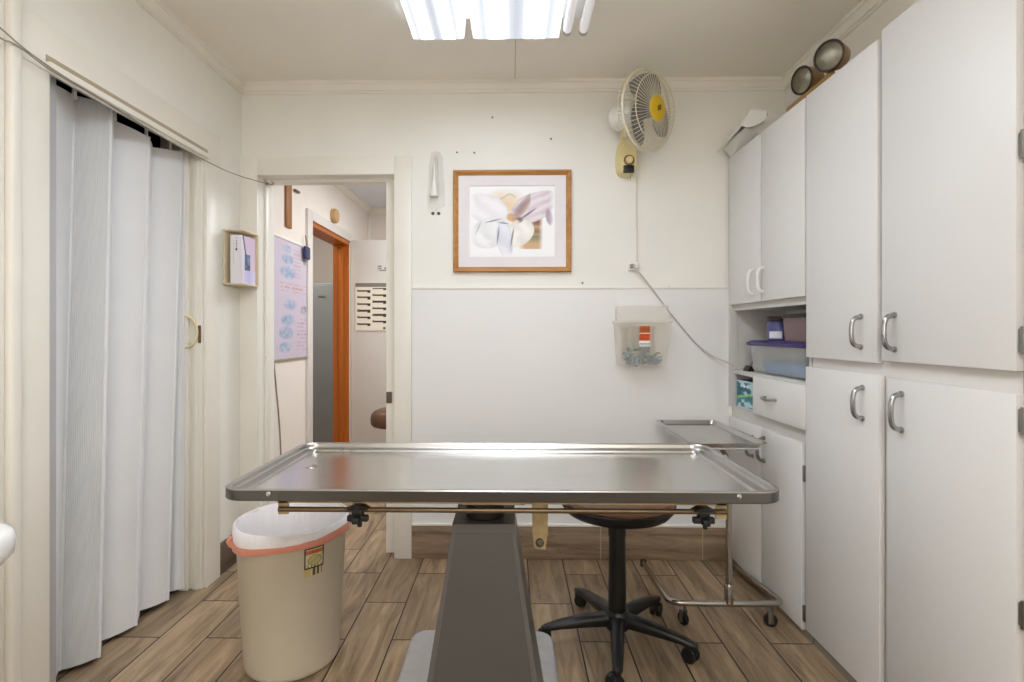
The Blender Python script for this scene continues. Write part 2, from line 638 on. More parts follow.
struct('trim_14', MB().prism([(5.23 - a, z + HH - H) for a, z in pr], 'X', HXL, 0.8), M['trim'])
b = MB().box(HXL, HXL + 0.03, 5.20, 5.23, 0, HH - 0.05, 0.004)
struct('trim_15', b, M['trim'])
# white casing round the inner doorway, orange lining
b = MB()
b.box(HXL, HXL + 0.018, HY0 - 0.09, HY0, 0, HZ + 0.07, 0.003)
b.box(HXL, HXL + 0.018, HY0, HY1 + 0.02, HZ, HZ + 0.07, 0.003)
struct('trim_16', b, M['doorwhite'])
b = MB()
b.box(HXL - 0.135, HXL + 0.004, HY1 - 0.02, HY1 + 0.001, 0, HZ)
b.box(HXL - 0.135, HXL + 0.004, HY0, HY1, HZ - 0.035, HZ + 0.001)
b.box(HXL - 0.08, HXL - 0.045, HY1 - 0.035, HY1 - 0.018, 0, HZ - 0.03, 0.002)
struct('trim_17', b, M['orange'])
# door leaf standing open across the passage
d = MB().box(HXL + 0.006, -0.70, 4.64, 4.68, 0.01, 1.985, 0.003)
d2 = struct('door_2', d, M['doorwhite'])
tag(d2, 'flat white door standing open in the room beyond the doorway', 'door')
b = MB().lathe([(0.012, 0), (0.012, 0.03), (0.026, 0.04), (0.03, 0.055), (0.022, 0.07), (0.004, 0.072)], (-0.77, 4.64, 0.95), (0, -1, 0), 20)
b.build('door_knob', M['dchrome'], d2)

# ================================================================== ACCORDION DOOR (closet)
ZB, ZT = 0.018, 1.945
def folds():
    bot = [(-1.53, None, 1.55), (-1.475, None, 1.615), (-1.54, 58, None), (-1.46, 98, None), (-1.53, 100.5, None), (-1.473, 135, None), (-1.52, 139, None),
           (-1.475, 167, None), (-1.516, 168.5, None), (-1.478, 183, None), (-1.50, 187, None)]
    top = [(-1.53, None, 1.55), (-1.475, None, 1.65), (-1.54, 73, None), (-1.46, 110, None), (-1.53, 113, None), (-1.473, 148, None), (-1.52, 152, None),
           (-1.475, 181, None), (-1.516, 183.0, None), (-1.478, 192, None), (-1.49, 194, None)]
    tz = [1.957, 1.965, 1.997, 1.988, 1.978, 1.955, 1.946, 1.965, 1.970, 1.975, 1.975]
    bz = [0.02, 0.02, 0.018, 0.02, 0.018, 0.02, 0.03, 0.02, 0.02, 0.02, 0.02]
    A, B = [], []
    for (x, px, y), z in zip(bot, bz):
        yy = y if px is None else atX(px, 500, x).y
        A.append(Vector((x, min(yy, 2.305), z)))
    for (x, px, y), z in zip(top, tz):
        yy = y if px is None else atX(px, 200, x).y
        B.append(Vector((x, min(yy, 2.312), z)))
    return A, B
A, B = folds()
dr = MB()
root = None
def panel_sheet(i, n=10, bow=0.006):
    a0, a1, b0, b1 = A[i], A[i + 1], B[i], B[i + 1]
    nrm = (a1 - a0).cross(Vector((0, 0, 1))).normalized()
    lo, hi, uv = [], [], []
    L = (a1 - a0).length
    for k in range(n + 1):
        t = k / n
        off = nrm * (bow * math.sin(PI * t))
        lo.append(a0.lerp(a1, t) + off)
        hi.append(b0.lerp(b1, t) + off)
        uv.append(t * L * 20)
    return lo, hi, uv
head = MB().box(-1.525, -1.475, LY0 + 0.002, LY1 - 0.002, 2.012, LZ - 0.001, 0.003)
door = head.build('door_1', M['toe'], None, (0, 0, 0))
tag(door, 'white vinyl accordion folding door closed across the closet in the left wall', 'door', kind='structure')
for i in range(len(A) - 1):
    lo, hi, uv = panel_sheet(i, 10, 0.007 if i % 2 == 0 else 0.002)
    MB().strip(lo, hi, uv).build('door_panel', M['flute'] if i == 2 else M['vinyl'], door, solid=0.003)
for i in (2, 3, 5, 7, 9):
    MB().tube([A[i] + Vector((0.003, 0, 0)), B[i] + Vector((0.003, 0, 0))], 0.006, 8).build('fold_hinge', M['vinyl'], door)
MB().box(-1.47, -1.432, 1.543, atX(56.5, 300, -1.432).y, 0.004, 2.0, 0.002).build('jamb_post', M['greypost'], door)
lead = MB().box(-1.515, -1.478, 2.308, 2.330, 0.01, 1.985, 0.003).build('lead_post', M['vinyl'], door)
for yy in (1.75, 1.93, 2.10, 2.25):
    MB().box(-1.503, -1.497, yy, yy + 0.014, 1.965, 2.014).build('glide_hanger', M['whitepl'], door)
hp = [(-1.48, 2.312, 1.24), (-1.455, 2.318, 1.238), (-1.43, 2.322, 1.21), (-1.42, 2.324, 1.165), (-1.43, 2.322, 1.12), (-1.455, 2.318, 1.097), (-1.48, 2.312, 1.095)]
MB().tube(hp, 0.007, 10, 2).build('door_handle', M['cream'], door)
t = tag(MB().box(-1.4215, -1.4085, 2.328, 2.3332, 1.115, 1.195, 0.002).build('latch_plate', M['rod'], None, (-1.415, 2.333, 1.155)),
        'small metal latch plate on the closet frame behind the folding door handle', 'latch')

# ================================================================== CABINETS
XRC = XR - 0.004
CF = XC + 0.020          # face-frame plane; doors stand 20 mm proud
def door_slab(px0, px1, z0, z1, parent, y_given=None, name='door'):
    ya = atX(px0, 300, XC).y if y_given is None else y_given[1]
    yb = atX(px1, 300, XC).y if y_given is None else y_given[0]
    o = MB().box(XC, CF - 0.001, yb, ya, z0, z1, 0.002).build(name, M['cab'], parent)
    return o, yb, ya

def pull(parent, px, py0, py1, m, out=0.032):
    """vertical bow pull"""
    p0 = atX(px, py1, XC)
    p1 = atX(px, py0, XC)
    y = p0.y
    z0, z1 = p0.z, p1.z
    pts = [(XC + 0.002, y, z0), (XC - out * 0.7, y, z0 + 0.004), (XC - out, y, z0 + (z1 - z0) * 0.25), (XC - out, y, z0 + (z1 - z0) * 0.75), (XC - out * 0.7, y, z1 - 0.004), (XC + 0.002, y, z1)]
    b = MB().tube(pts, 0.0072, 10, 2)
    for z in (z0, z1):
        b.cyl((XC + 0.001, y, z), (XC - 0.005, y, z), 0.009, 14)
    return b.build('handle', m, parent)

# --- wall cabinet at the far end
Y0, Y1 = 1.962, 2.672
wc = thing('wall_cabinet', (XC, (Y0 + Y1) / 2, 1.29), 'white two-door wall cabinet above the open niche beside the back wall', 'cabinet')
MB().box(CF, XRC, Y0, Y1, 1.285, 2.045, 0.002).build('body', M['cabin'], wc)
d1, _, _ = door_slab(729, 760.2, 1.302, 2.047, wc)
pull(d1, 753.5, 270, 294, M['whitepl'], 0.026)
d2_, _, _ = door_slab(761.2, 804.5, 1.302, 2.047, wc)
pull(d2_, 763.5, 268, 292, M['whitepl'], 0.026)
# --- base cabinet with niche, drawer, cubby and two doors
bc = thing('base_cabinet', (XC, (Y0 + Y1) / 2, 0), 'white base cabinet with open niche, one drawer and two lower doors beside the back wall', 'cabinet')
b = MB()
b.box(CF, XRC, Y0, Y1, 0.035, 0.74)                       # lower carcass
b.box(CF, XRC, Y0, Y1, 0.955, 0.975)                      # niche floor
b.box(CF, XRC, Y0, Y1, 0.74, 0.792)                       # rail below the drawer
b.box(CF, XRC, Y1 - 0.018, Y1, 0.79, 1.285)               # far cheek
b.box(CF, XRC, Y0, Y0 + 0.018, 0.79, 1.285)               # near cheek
b.box(XC + 0.004, CF + 0.02, Y1 - 0.024, Y1, 0.79, 1.285)         # far stile
b.box(CF, XRC, Y0 + 0.018, 2.388, 0.792, 0.955)           # behind the drawer
b.box(CF, XRC, Y0, Y1, 1.272, 1.285)
b.box(XR - 0.012, XRC, Y0, Y1, 0.79, 1.285)
b.build('body', M['cabin'], bc)
dw = MB().box(XC - 0.004, CF - 0.001, 1.972, 2.388, 0.798, 0.966, 0.002).build('drawer', M['cab'], bc)
p0, p1 = atX(766.5, 399, XC), atX(777, 402, XC)
zc = 0.883
yA, yB = p1.y, p0.y
b = MB().tube([(XC, yA, zc), (XC - 0.026, yA + 0.004, zc), (XC - 0.030, yA + 0.03, zc - 0.004), (XC - 0.030, yB - 0.03, zc - 0.004), (XC - 0.026, yB - 0.004, zc), (XC, yB, zc)], 0.006, 10, 2)
b.build('handle', M['dchrome'], dw)
e1, _, _ = door_slab(729.5, 760.6, 0.035, 0.742, bc)
pull(e1, 753, 437, 456, M['dchrome'])
e2, yn, _ = door_slab(761.6, 801.5, 0.035, 0.742, bc)
pull(e2, 764.5, 438, 461, M['dchrome'])
for z in (0.63, 0.10):
    MB().box(XC + 0.002, CF + 0.002, yn - 0.016, yn + 0.002, z - 0.03, z + 0.03, 0.003).build('hinge', M['dchrome'], bc)
MB().box(CF + 0.004, CF + 0.02, Y0, Y1, 0, 0.036).build('toe_kick', M['toe'], bc)
# --- tall cabinet, four doors
TY0, TY1 = 0.98, 1.957
tc = thing('tall_cabinet', (XC, 1.47, 0), 'tall white four-door cabinet nearest the camera, reaching almost to the ceiling', 'cabinet')
MB().box(CF, XRC, TY0, TY1, 0.05, 2.055, 0.002).build('body', M['frame'], tc)
t1, _, _ = door_slab(806, 877, 1.073, 2.049, tc)
pull(t1, 861.5, 316.5, 347, M['satin'])
t2, tyn, _ = door_slab(881.5, 1016, 1.082, 2.066, tc)
pull(t2, 895, 315, 349.5, M['satin'])
t3, _, _ = door_slab(805.5, 879, 0.052, 1.037, tc)
pull(t3, 863, 387.5, 418.5, M['satin'])
t4, _, _ = door_slab(887, 1016, 0.052, 1.032, tc)
pull(t4, 902, 394, 430, M['satin'])
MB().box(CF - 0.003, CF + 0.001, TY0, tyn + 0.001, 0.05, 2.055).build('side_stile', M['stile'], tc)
for z in (1.575, 1.150, 0.975, 0.555):
    h = MB().box(XC + 0.002, CF + 0.002, tyn - 0.022, tyn - 0.001, z - 0.026, z + 0.026, 0.003)
    h.cyl((XC + 0.006, tyn - 0.012, z - 0.03), (XC + 0.006, tyn - 0.012, z + 0.03), 0.006, 10)
    h.build('hinge', M['dchrome'], tc)
MB().box(CF + 0.004, CF + 0.02, TY0, TY1, 0, 0.052).build('toe_kick', M['toe'], tc)

# ------------------------------------------------------------------ in the niche
tb = thing('storage_tote', (1.24, 2.25, 0.976), 'clear plastic tote with a flat purple lid in the cabinet niche', 'storage box')
def rrect(x0, x1, y0, y1, r, z, n=5):
    pts = []
    for cx, cy, a in ((x1 - r, y1 - r, 0), (x0 + r, y1 - r, 90), (x0 + r, y0 + r, 180), (x1 - r, y0 + r, 270)):
        for k in range(n + 1):
            t = R(a + 90 * k / n)
            pts.append(Vector((cx + r * math.cos(t), cy + r * math.sin(t), z)))
    return pts
MB().loft([rrect(1.150, 1.335, 2.04, 2.49, 0.02, 0.980), rrect(1.140, 1.345, 2.03, 2.50, 0.03, 1.0), rrect(1.130, 1.350, 2.02, 2.515, 0.03, 1.105)], True, False).build('tub', M['clear'], tb)
MB().loft([rrect(1.150, 1.335, 2.05, 2.40, 0.02, 0.986), rrect(1.150, 1.335, 2.05, 2.40, 0.02, 1.030), rrect(1.18, 1.30, 2.10, 2.36, 0.02, 1.042)]).build('contents', M['bluestuff'], tb)
MB().loft([rrect(1.124, 1.355, 2.012, 2.525, 0.03, 1.103), rrect(1.120, 1.358, 2.008, 2.53, 0.03, 1.108), rrect(1.120, 1.358, 2.008, 2.53, 0.03, 1.116), rrect(1.135, 1.345, 2.03, 2.515, 0.03, 1.126)]).build('lid', M['purple'], tb)
jr = thing('jar', (1.24, 2.31, 1.127), 'violet-blue jar with a dark lid on the far end of the purple tote lid', 'jar')
MB().lathe([(0.052, 0), (0.056, 0.004), (0.056, 0.082), (0.05, 0.09)], (1.235, 2.415, 1.127), n=28).build('body', M['jarblue'], jr)
MB().lathe([(0.056, 0.089), (0.057, 0.091), (0.057, 0.107), (0.052, 0.11)], (1.235, 2.415, 1.127), n=28).build('lid', M['lensrim'], jr)
def jl(u, v):
    return (228, 226, 230) if 0.1 < v < 0.9 else (150, 150, 180)
a_ = [R(200 - 26), R(200 + 30)]
painted('label', 10, 6, lambda u, v: Vector((1.235 + 0.0566 * math.cos(R(190) + u * R(60)), 2.415 + 0.0566 * math.sin(R(190) + u * R(60)), 1.135 + 0.035 * v)), jl, M['paint'], jr)
j2 = thing('tub_container', (1.22, 2.11, 1.127), 'brownish plastic tub with a black lid on the near end of the purple tote lid', 'container')
MB().loft([rrect(1.185, 1.29, 2.105, 2.295, 0.02, 1.127), rrect(1.18, 1.295, 2.10, 2.30, 0.02, 1.225)]).build('body', M['boxred'], j2)
MB().loft([rrect(1.176, 1.299, 2.096, 2.304, 0.02, 1.225), rrect(1.176, 1.299, 2.096, 2.304, 0.02, 1.242)]).build('lid', M['black'], j2)
cp = thing('binder_clip', (1.15, 2.545, 0.976), 'small black clip lying on the niche floor beside the clear tote', 'clip')
MB().prism([(1.13, 0.976), (1.165, 0.976), (1.150, 1.002), (1.145, 1.002)], 'Y', 2.515, 2.57).build('body', M['black'], cp)
MB().tube([(1.147, 2.525, 1.0), (1.16, 2.515, 1.02), (1.165, 2.535, 1.022), (1.15, 2.55, 1.0)], 0.002, 6).build('wire_arm', M['dchrome'], cp)
def bxp(u, v):
    if v < 0.06 or v > 0.95:
        return (200, 214, 220)
    n = vnoise(u * 7 + 3, v * 7)
    c = mixc((22, 84, 120), (70, 170, 170), n)
    if 0.18 < u < 0.75 and abs(v - 0.8) < 0.04 + 0.02 * math.sin(u * 40):
        c = (226, 238, 240)
    if abs(v - 0.5 - 0.3 * (u - 0.5)) < 0.05:
        c = (150, 200, 120)
    if n > 0.72:
        c = (190, 214, 220)
    return c
bx = thing('supply_box', (1.2, 2.5, 0.793), 'small teal and blue printed carton in the cubby left of the drawer', 'box')
cy0, cy1 = 2.395, atX(737, 390, 1.126).y
cz1 = atX(740, 380, 1.126).z
MB().box(1.127, 1.22, cy0, cy1, 0.7925, cz1, 0.002).build('carton', M['jarblue'], bx)
painted('printed_front', 24, 26, quad((1.1262, cy1, 0.793), (1.1262, cy0, 0.793), (1.1262, cy1, cz1)), bxp, M['paint'], bx)

# ------------------------------------------------------------------ on the cabinets
lc = thing('light_cover', (1.22, 2.5, 2.047), 'white plastic light cover propped on the far wall cabinet top', 'light cover')
def sheet(profA, profB, ya, yb, name, m, th=0.003, n=1):
    loA = [Vector((x, ya, z)) for x, z in profA]
    loB = [Vector((x, yb, z)) for x, z in profB]
    return MB().strip(loA, loB).build(name, m, lc, solid=th)
YA_, YC_ = 2.36, 2.655
def both(pa, pb):
    return [atY(x, y, YA_) for x, y in pa], [atY(x, y, YC_) for x, y in pb]
YA_ = 2.42
la_, lb_ = both([(744.5, 128), (760, 133.5), (789, 112), (768, 110.5)], [(723.5, 149), (731.5, 158), (756, 139), (745, 128)])
MB().loft([la_, lb_]).build('tray', M['whitepl'], lc)
YA_ = 2.36
la_, lb_ = both([(738, 130), (745, 119), (750, 109.5), (757, 109), (768, 111), (769, 115)], [(716.5, 152), (721, 147), (727, 141), (736, 134), (746, 127), (749, 129)])
MB().strip(la_, lb_).build('shell', M['whitepl'], lc, solid=0.003)
cap_ = [(742, 126), (746, 119), (750.5, 110), (757, 109.5), (767, 111.5), (767.5, 116), (763, 121.5), (755, 126), (748, 127)]
MB().loft([[atY(x, y, YA_ - 0.002) for x, y in cap_], [atY(x, y, YA_ - 0.002) + Vector((0, .005, 0)) for x, y in cap_]]).build('end_cap', M['whitepl'], lc)

em = thing('emergency_light', (1.25, 2.0, 2.05), 'amber twin-head emergency light lying on top of the white cabinets', 'emergency light')
MB().box(1.125, 1.30, 1.86, 2.16, 2.0565, 2.088, 0.008).build('base', M['amber'], em)
for (px, py, Y, r, ha) in ((829, 56, 1.90, 0.051, -150), (802, 80.5, 2.085, 0.050, -166)):
    c = atY(px, py, Y)
    ax = Vector((math.cos(R(ha)), math.sin(R(ha)), -0.16)).normalized()
    hd = MB().lathe([(0.026, -0.085), (0.042, -0.062), (r * 0.97, -0.025), (r * 0.98, 0.0)], c, ax, 32).build('lamp_head', M['amber'], em)
    rr = MB()
    q = Vector((0, 0, 1)).rotation_difference(ax)
    rr.tube([c + q @ Vector((r * math.cos(t * 2 * PI / 36), r * math.sin(t * 2 * PI / 36), 0.002)) for t in range(36)], 0.0042, 8, cyclic=True)
    rr.build('rim', M['lensrim'], hd)
    MB().lathe([(r * 0.95, 0.001), (r * 0.7, 0.007), (r * 0.35, 0.010), (0.001, 0.011)], c, ax, 32, cap0=True).build('lens', M['reflector'], hd)
    b = MB().cyl(c - ax * 0.045 + Vector((0, 0, 0)), (c.x + 0.02, c.y + 0.035, 2.104), 0.012, 12)
    b.build('swivel_bracket', M['amber'], hd)

# ================================================================== CEILING FIXTURE
fx = thing('fluorescent_fixture', (0.0, 1.48, H), 'wide white fluorescent ceiling fixture with two lit lenses and two bare tubes', 'ceiling light')
ZL = 2.345
FY0, FY1 = 0.86, 2.09
xa, xb, xcx, xd = atY(413, 37, FY1).x, atY(464, 37, FY1).x, atY(473, 34, FY1).x, atY(559, 34, FY1).x
xt = [atY(567, 38, FY1).x, atY(583, 36, FY1).x]
MB().box(xa + 0.01, xt[1] + 0.03, FY0, FY1 - 0.01, 2.418, H, 0.004).build('housing', M['fixture'], fx)
def lens_mat():
    m = M['lens']
    nt = m.node_tree
    N, L = nt.nodes, nt.links
    bs = N['Principled BSDF']
    ge = N.new('ShaderNodeTexCoord')
    sp = N.new('ShaderNodeSeparateXYZ')
    L.new(ge.outputs['UV'], sp.inputs['Vector'])
    rp = N.new('ShaderNodeValToRGB')
    rp.color_ramp.interpolation = 'EASE'
    els = [(0.0, 0.06), (0.15, 0.03), (0.25, 1.0), (0.33, 0.55), (0.43, 0.03), (0.5, 0.022), (0.57, 0.03), (0.67, 0.55), (0.75, 1.0), (0.85, 0.03), (1.0, 0.06)]
    r = rp.color_ramp
    r.elements[0].position, r.elements[1].position = 0.0, 1.0
    r.elements[0].color = r.elements[1].color = (0.06, 0.06, 0.06, 1)
    for p, v in els[1:-1]:
        e = r.elements.new(p)
        e.color = (v, v, v, 1)
    L.new(sp.outputs['X'], rp.inputs['Fac'])
    mm = N.new('ShaderNodeMath')
    mm.operation = 'MULTIPLY'
    mm.inputs[1].default_value = LENS
    L.new(rp.outputs['Color'], mm.inputs[0])
    L.new(mm.outputs['Value'], bs.inputs['Emission Strength'])
LENS = 10.5
lens_mat()
def lens(x0, x1, name='lens'):
    prof = [(x0 - 0.006, 2.425), (x0 - 0.004, ZL + 0.03), (x0 + 0.001, ZL + 0.003)]
    n = 14
    prof += [(x0 + 0.01 + (x1 - x0 - 0.02) * k / n, ZL) for k in range(1, n)]
    prof += [(x1 - 0.001, ZL + 0.003), (x1 + 0.004, ZL + 0.03), (x1 + 0.006, 2.425)]
    us = [(p[0] - x0) / (x1 - x0) for p in prof]
    o = MB().strip([Vector((x, FY0, z)) for x, z in prof], [Vector((x, FY1, z)) for x, z in prof], us).build(name, M['lens'], fx)
    MB().prism(prof, 'Y', FY1, FY1 + 0.004).build('end_plate', M['endplate'], o)
    return o
lens(xa, xb)
lens(xcx, xd)
for x in xt:
    t_ = MB().cyl((x, FY0 + 0.03, 2.372), (x, FY1 - 0.012, 2.372), 0.017, 18).build('bare_tube', M['tubelit'], fx)
    MB().cyl((x, FY1 - 0.014, 2.372), (x, FY1 + 0.004, 2.372), 0.0178, 18).build('end_cap', M['capmetal'], t_)
for x in xt:
    MB().box(x - 0.014, x + 0.014, FY1 - 0.008, FY1 + 0.002, 2.36, 2.42, 0.002).build('lamp_holder', M['fixture'], fx)
p = atY(537, 41, 2.125)
MB().box(p.x - 0.006, p.x + 0.006, 2.092, 2.15, 2.425, 2.452).build('mounting_tab', M['wire'], fx)

# ================================================================== BACK WALL ITEMS
def wallp(px, py, off=0.0):
    return atY(px, py, YB - off)
# picture
a, c = wallp(453.5, 272.5), wallp(571, 170.5)
pc = thing('framed_picture', ((a.x + c.x) / 2, YB - 0.002, a.z), 'honey-oak framed flower print hanging on the back wall', 'picture')
fw = 0.028
x0, x1, z0, z1 = a.x, c.x, a.z, c.z
b = MB()
def fr_side(p, q, r_, s_):
    """mitred moulding: outer p-q, inner r_-s_"""
    yo, yi = YB - 0.002, YB - 0.024
    P = lambda t, y: (t[0], y, t[1])
    mid = lambda u, v, f: (u[0] + (v[0] - u[0]) * f, u[1] + (v[1] - u[1]) * f)
    loops = []
    for (o_, i_) in ((p, r_), (q, s_)):
        loops.append([P(o_, yo), P(o_, yi + 0.006), P(mid(o_, i_, .18), yi), P(mid(o_, i_, .45), yi + 0.002), P(mid(o_, i_, .6), yi + 0.007), P(mid(o_, i_, .85), yi + 0.010), P(i_, yi + 0.014), P(i_, yo)])
    b.loft(loops)
O = [(x0, z0), (x1, z0), (x1, z1), (x0, z1)]
I = [(x0 + fw, z0 + fw), (x1 - fw, z0 + fw), (x1 - fw, z1 - fw), (x0 + fw, z1 - fw)]
for k in range(4):
    fr_side(O[k], O[(k + 1) % 4], I[k], I[(k + 1) % 4])
b.build('frame', M['oak'], pc, sharp=20)
mw = 0.055
b = MB()
yi = YB - 0.011
A4 = [(x0 + fw - .003, z0 + fw - .003), (x1 - fw + .003, z0 + fw - .003), (x1 - fw + .003, z1 - fw + .003), (x0 + fw - .003, z1 - fw + .003)]
mx_, mz_ = 0.052, 0.050
B4 = [(x0 + fw + mx_, z0 + fw + mz_), (x1 - fw - mx_, z0 + fw + mz_), (x1 - fw - mx_, z1 - fw - mz_), (x0 + fw + mx_, z1 - fw - mz_)]
B5 = [(B4[0][0] + .004, B4[0][1] + .004), (B4[1][0] - .004, B4[1][1] + .004), (B4[2][0] - .004, B4[2][1] - .004), (B4[3][0] + .004, B4[3][1] - .004)]
b.loft([[Vector((x, yi, z)) for x, z in A4], [Vector((x, yi, z)) for x, z in B4], [Vector((x, yi + 0.004, z)) for x, z in B5]], False, False)
b.build('mat_board', M['matboard'], pc)

def ell(u, v, cx, cy, a, b_, ang):
    c_, s_ = math.cos(ang), math.sin(ang)
    x, y = (u - cx) * c_ + (v - cy) * s_, -(u - cx) * s_ + (v - cy) * c_
    return (x / a) ** 2 + (y / b_) ** 2, x / a, y / b_
def flower(u, v):
    c = (246, 245, 246)
    n = vnoise(u * 9, v * 9) * 0.6 + vnoise(u * 23, v * 23) * 0.4
    # warm wash behind the bloom
    d = math.hypot((u - 0.42) / 0.27, (v - 0.72) / 0.30)
    c = mixc(c, (228, 196, 150), (1.0 - d) * 0.9 * (0.6 + 0.7 * n))
    if .36 < u < .54 and abs(v - 0.84 - 0.03 * math.sin(u * 30) - .03 * n) < 0.014:
        c = mixc(c, (130, 138, 138), 0.35)
    # shadowed corner under the right petal
    if 0.58 < u < 0.86 and 0.10 < v < 0.62 and u + 0.42 * v > 0.62:
        k = (u - 0.58) / 0.28
        band = 0.5 + 0.5 * math.sin(v * 46 + u * 9)
        c2 = mixc((150, 112, 78), (196, 180, 158), band * 0.7)
        if v < 0.30:
            c2 = mixc((112, 122, 92), (206, 170, 128), (0.30 - v) / 0.12)
        if 0.44 < v < 0.60 and u > 0.74:
            c2 = mixc((130, 84, 60), (170, 124, 92), band)
        c = mixc(c, c2, min(1, (u + .42 * v - .62) * 12) * min(1, (0.86 - u) * 20))
    def petal(c, cx, cy, a_, b_, ang, base, edge, vein, rib):
        wu, wv = u + 0.03 * (vnoise(u * 5 + cx * 9, v * 5) - .5), v + 0.04 * (vnoise(u * 5, v * 5 + cy * 7) - .5)
        e, x, y = ell(wu, wv, cx, cy, a_, b_, R(ang))
        if e < 1:
            t = 0.5 + 0.5 * math.sin(y * rib + 2.0 * x + 3 * n)
            col = mixc(base, edge, e ** 1.6)
            col = mixc(col, vein, 0.26 * t * (0.4 + n * .8))
            if e > 0.9:
                col = mixc(col, vein, 0.35 * n)
            return mixc(c, col, min(1, (1 - e) * 9))
        return c
    c = petal(c, 0.20, 0.68, 0.27, 0.20, -30, (246, 243, 245), (236, 234, 239), (196, 194, 206), 6)
    c = petal(c, 0.76, 0.71, 0.31, 0.19, 36, (236, 226, 232), (226, 216, 222), (146, 118, 134), 12)
    if 0.50 < u < 0.72 and v > 0.44:
        e, x, y = ell(u, v, 0.615, 0.69, 0.27, 0.065, R(58))
        if e < 1:
            c = mixc(c, mixc((170, 126, 92), (128, 100, 112), n), 0.7 * (1 - e) + .1)
    e, x, y = ell(u, v, 0.935, 0.56, 0.045, 0.13, R(8))
    if e < 1:
        c = mixc(c, (160, 132, 156), 0.75 * (1 - e ** 3))
    c = petal(c, 0.22, 0.32, 0.20, 0.22, -24, (246, 245, 245), (232, 232, 235), (180, 182, 190), 5)
    c = petal(c, 0.59, 0.33, 0.17, 0.21, -34, (248, 246, 240), (238, 233, 222), (186, 180, 166), 5)
    c = petal(c, 0.42, 0.24, 0.095, 0.26, 6, (240, 240, 247), (222, 222, 232), (150, 152, 170), 5)
    # dark creases and the throat
    for (ex, ey, ea, eb, an, col) in ((.28, .51, .12, .012, 16, (96, 98, 108)), (.335, .30, .012, .15, -6, (110, 112, 122)), (.50, .27, .014, .17, -8, (104, 106, 114)),
                                      (.10, .40, .012, .12, -20, (176, 176, 184)), (.40, .475, .08, .012, -10, (84, 90, 110)), (.58, .52, .06, .05, 30, (82, 72, 78)), (.68, .60, .02, .16, -50, (116, 92, 104))):
        e, x, y = ell(u, v, ex, ey, ea, eb, R(an))
        if e < 1:
            c = mixc(c, col, 0.85 * (1 - e))
    e, x, y = ell(u, v, 0.485, 0.555, 0.055, 0.07, R(20))
    if e < 1:
        c = mixc(c, mixc((214, 164, 120), (190, 120, 84), n), 0.9 * (1 - e ** 2))
    e, x, y = ell(u, v, 0.555, 0.49, 0.035, 0.04, 0)
    if e < 1:
        c = mixc(c, (240, 226, 196), 0.9 * (1 - e ** 2))
    # watercolour fades out at the sheet's edge
    m_ = min(u, 1 - u, v, 1 - v)
    return mixc((246, 246, 247), c, min(1, m_ / 0.07))
q0, q1, q3 = B5[0], B5[1], B5[3]
painted('print', 150, 120, quad((q0[0], yi + 0.004, q0[1]), (q1[0], yi + 0.004, q1[1]), (q3[0], yi + 0.004, q3[1])), flower, M['paint'], pc)

# packet of tubing left of the picture
p = wallp(436, 182)
pk = thing('tubing_packet', (p.x, YB - 0.004, p.z), 'clear plastic packet with white tubing hanging left of the framed picture', 'packet')
a, c = wallp(427.5, 209), wallp(445, 152)
w, h = c.x - a.x, c.z - a.z
b = MB()
pts = []
nb = 16
outl = [(0.06, 0.0), (0.5, -0.03), (0.98, 0.05), (1.0, 0.3), (0.93, 0.6), (0.88, 0.9), (0.72, 1.0), (0.45, 1.02), (0.22, 0.97), (0.10, 0.75), (0.06, 0.45), (0.0, 0.2)]
cen = Vector((a.x + w * .5, YB - 0.026, a.z + h * .5))
b.loft([[Vector((a.x + w * u, YB - 0.003, a.z + h * v)) for u, v in outl],
        [Vector((a.x + w * (0.5 + (u - .5) * .94), YB - 0.016, a.z + h * (0.5 + (v - .5) * .96))) for u, v in outl],
        [Vector((a.x + w * (0.5 + (u - .5) * .6), YB - 0.026, a.z + h * (0.5 + (v - .5) * .7))) for u, v in outl]])
b.build('bag', M['thinclear'], pk, sharp=70)
b = MB().lathe([(0.023, 0), (0.021, 0.02), (0.006, 0.10), (0.004, 0.17)], (a.x + w * .42, YB - 0.024, a.z + h * .2), (0, 0, 1), 16)
b.build('funnel', M['whitepl'], pk)
b = MB()
for k in range(3):
    o_ = 0.004 * k
    b.tube([(a.x + w * (.62 + .03 * k), YB - .018, a.z + h * .25), (a.x + w * .68, YB - .02 - o_, a.z + h * .6), (a.x + w * (.55 + .05 * k), YB - .02, a.z + h * .92), (a.x + w * .42, YB - .02, a.z + h * .9), (a.x + w * (.30 - .02 * k), YB - .02 + o_ * .5, a.z + h * .5), (a.x + w * .3, YB - .017, a.z + h * .15)], 0.0022, 6, 2)
b.build('coiled_tubing', M['wirewhite'], pk)
for i, (px, py, lab) in enumerate(((433, 213.5, 'dark screw head below the clear packet, the one on its left'), (438.7, 213.5, 'dark screw head below the clear packet, the one on its right'))):
    p = wallp(px, py)
    o = MB().lathe([(0.0085, 0), (0.0085, 0.003), (0.005, 0.006), (0.001, 0.007)], p, (0, -1, 0), 16).build('wall_screw', M['nail'], None, p)
    tag(o, lab, 'screw', 'screws below the packet')
nl = [((457, 152.5), 'small nail hole high on the back wall above the picture corner, left of two'),
      ((474.3, 152.8), 'small nail above the picture, right of the two in a row'),
      ((492.5, 117.5), 'small dark nail alone on the wall, highest of the nails above the picture'),
      ((551, 139), 'small nail on the wall between the picture and the fan'),
      ((669, 287), 'dark screw just above the white wall board right of the outlet'),
      ((582.5, 283), 'dark screw just above the white wall board below the picture')]
for (px, py), lab in nl:
    p = wallp(px, py)
    o = MB().lathe([(0.0045, 0), (0.0045, 0.004), (0.002, 0.006)], p, (0, -1, 0), 10).build('wall_nail', M['nail'], None, p)
    tag(o, lab, 'nail', 'nails in the back wall')

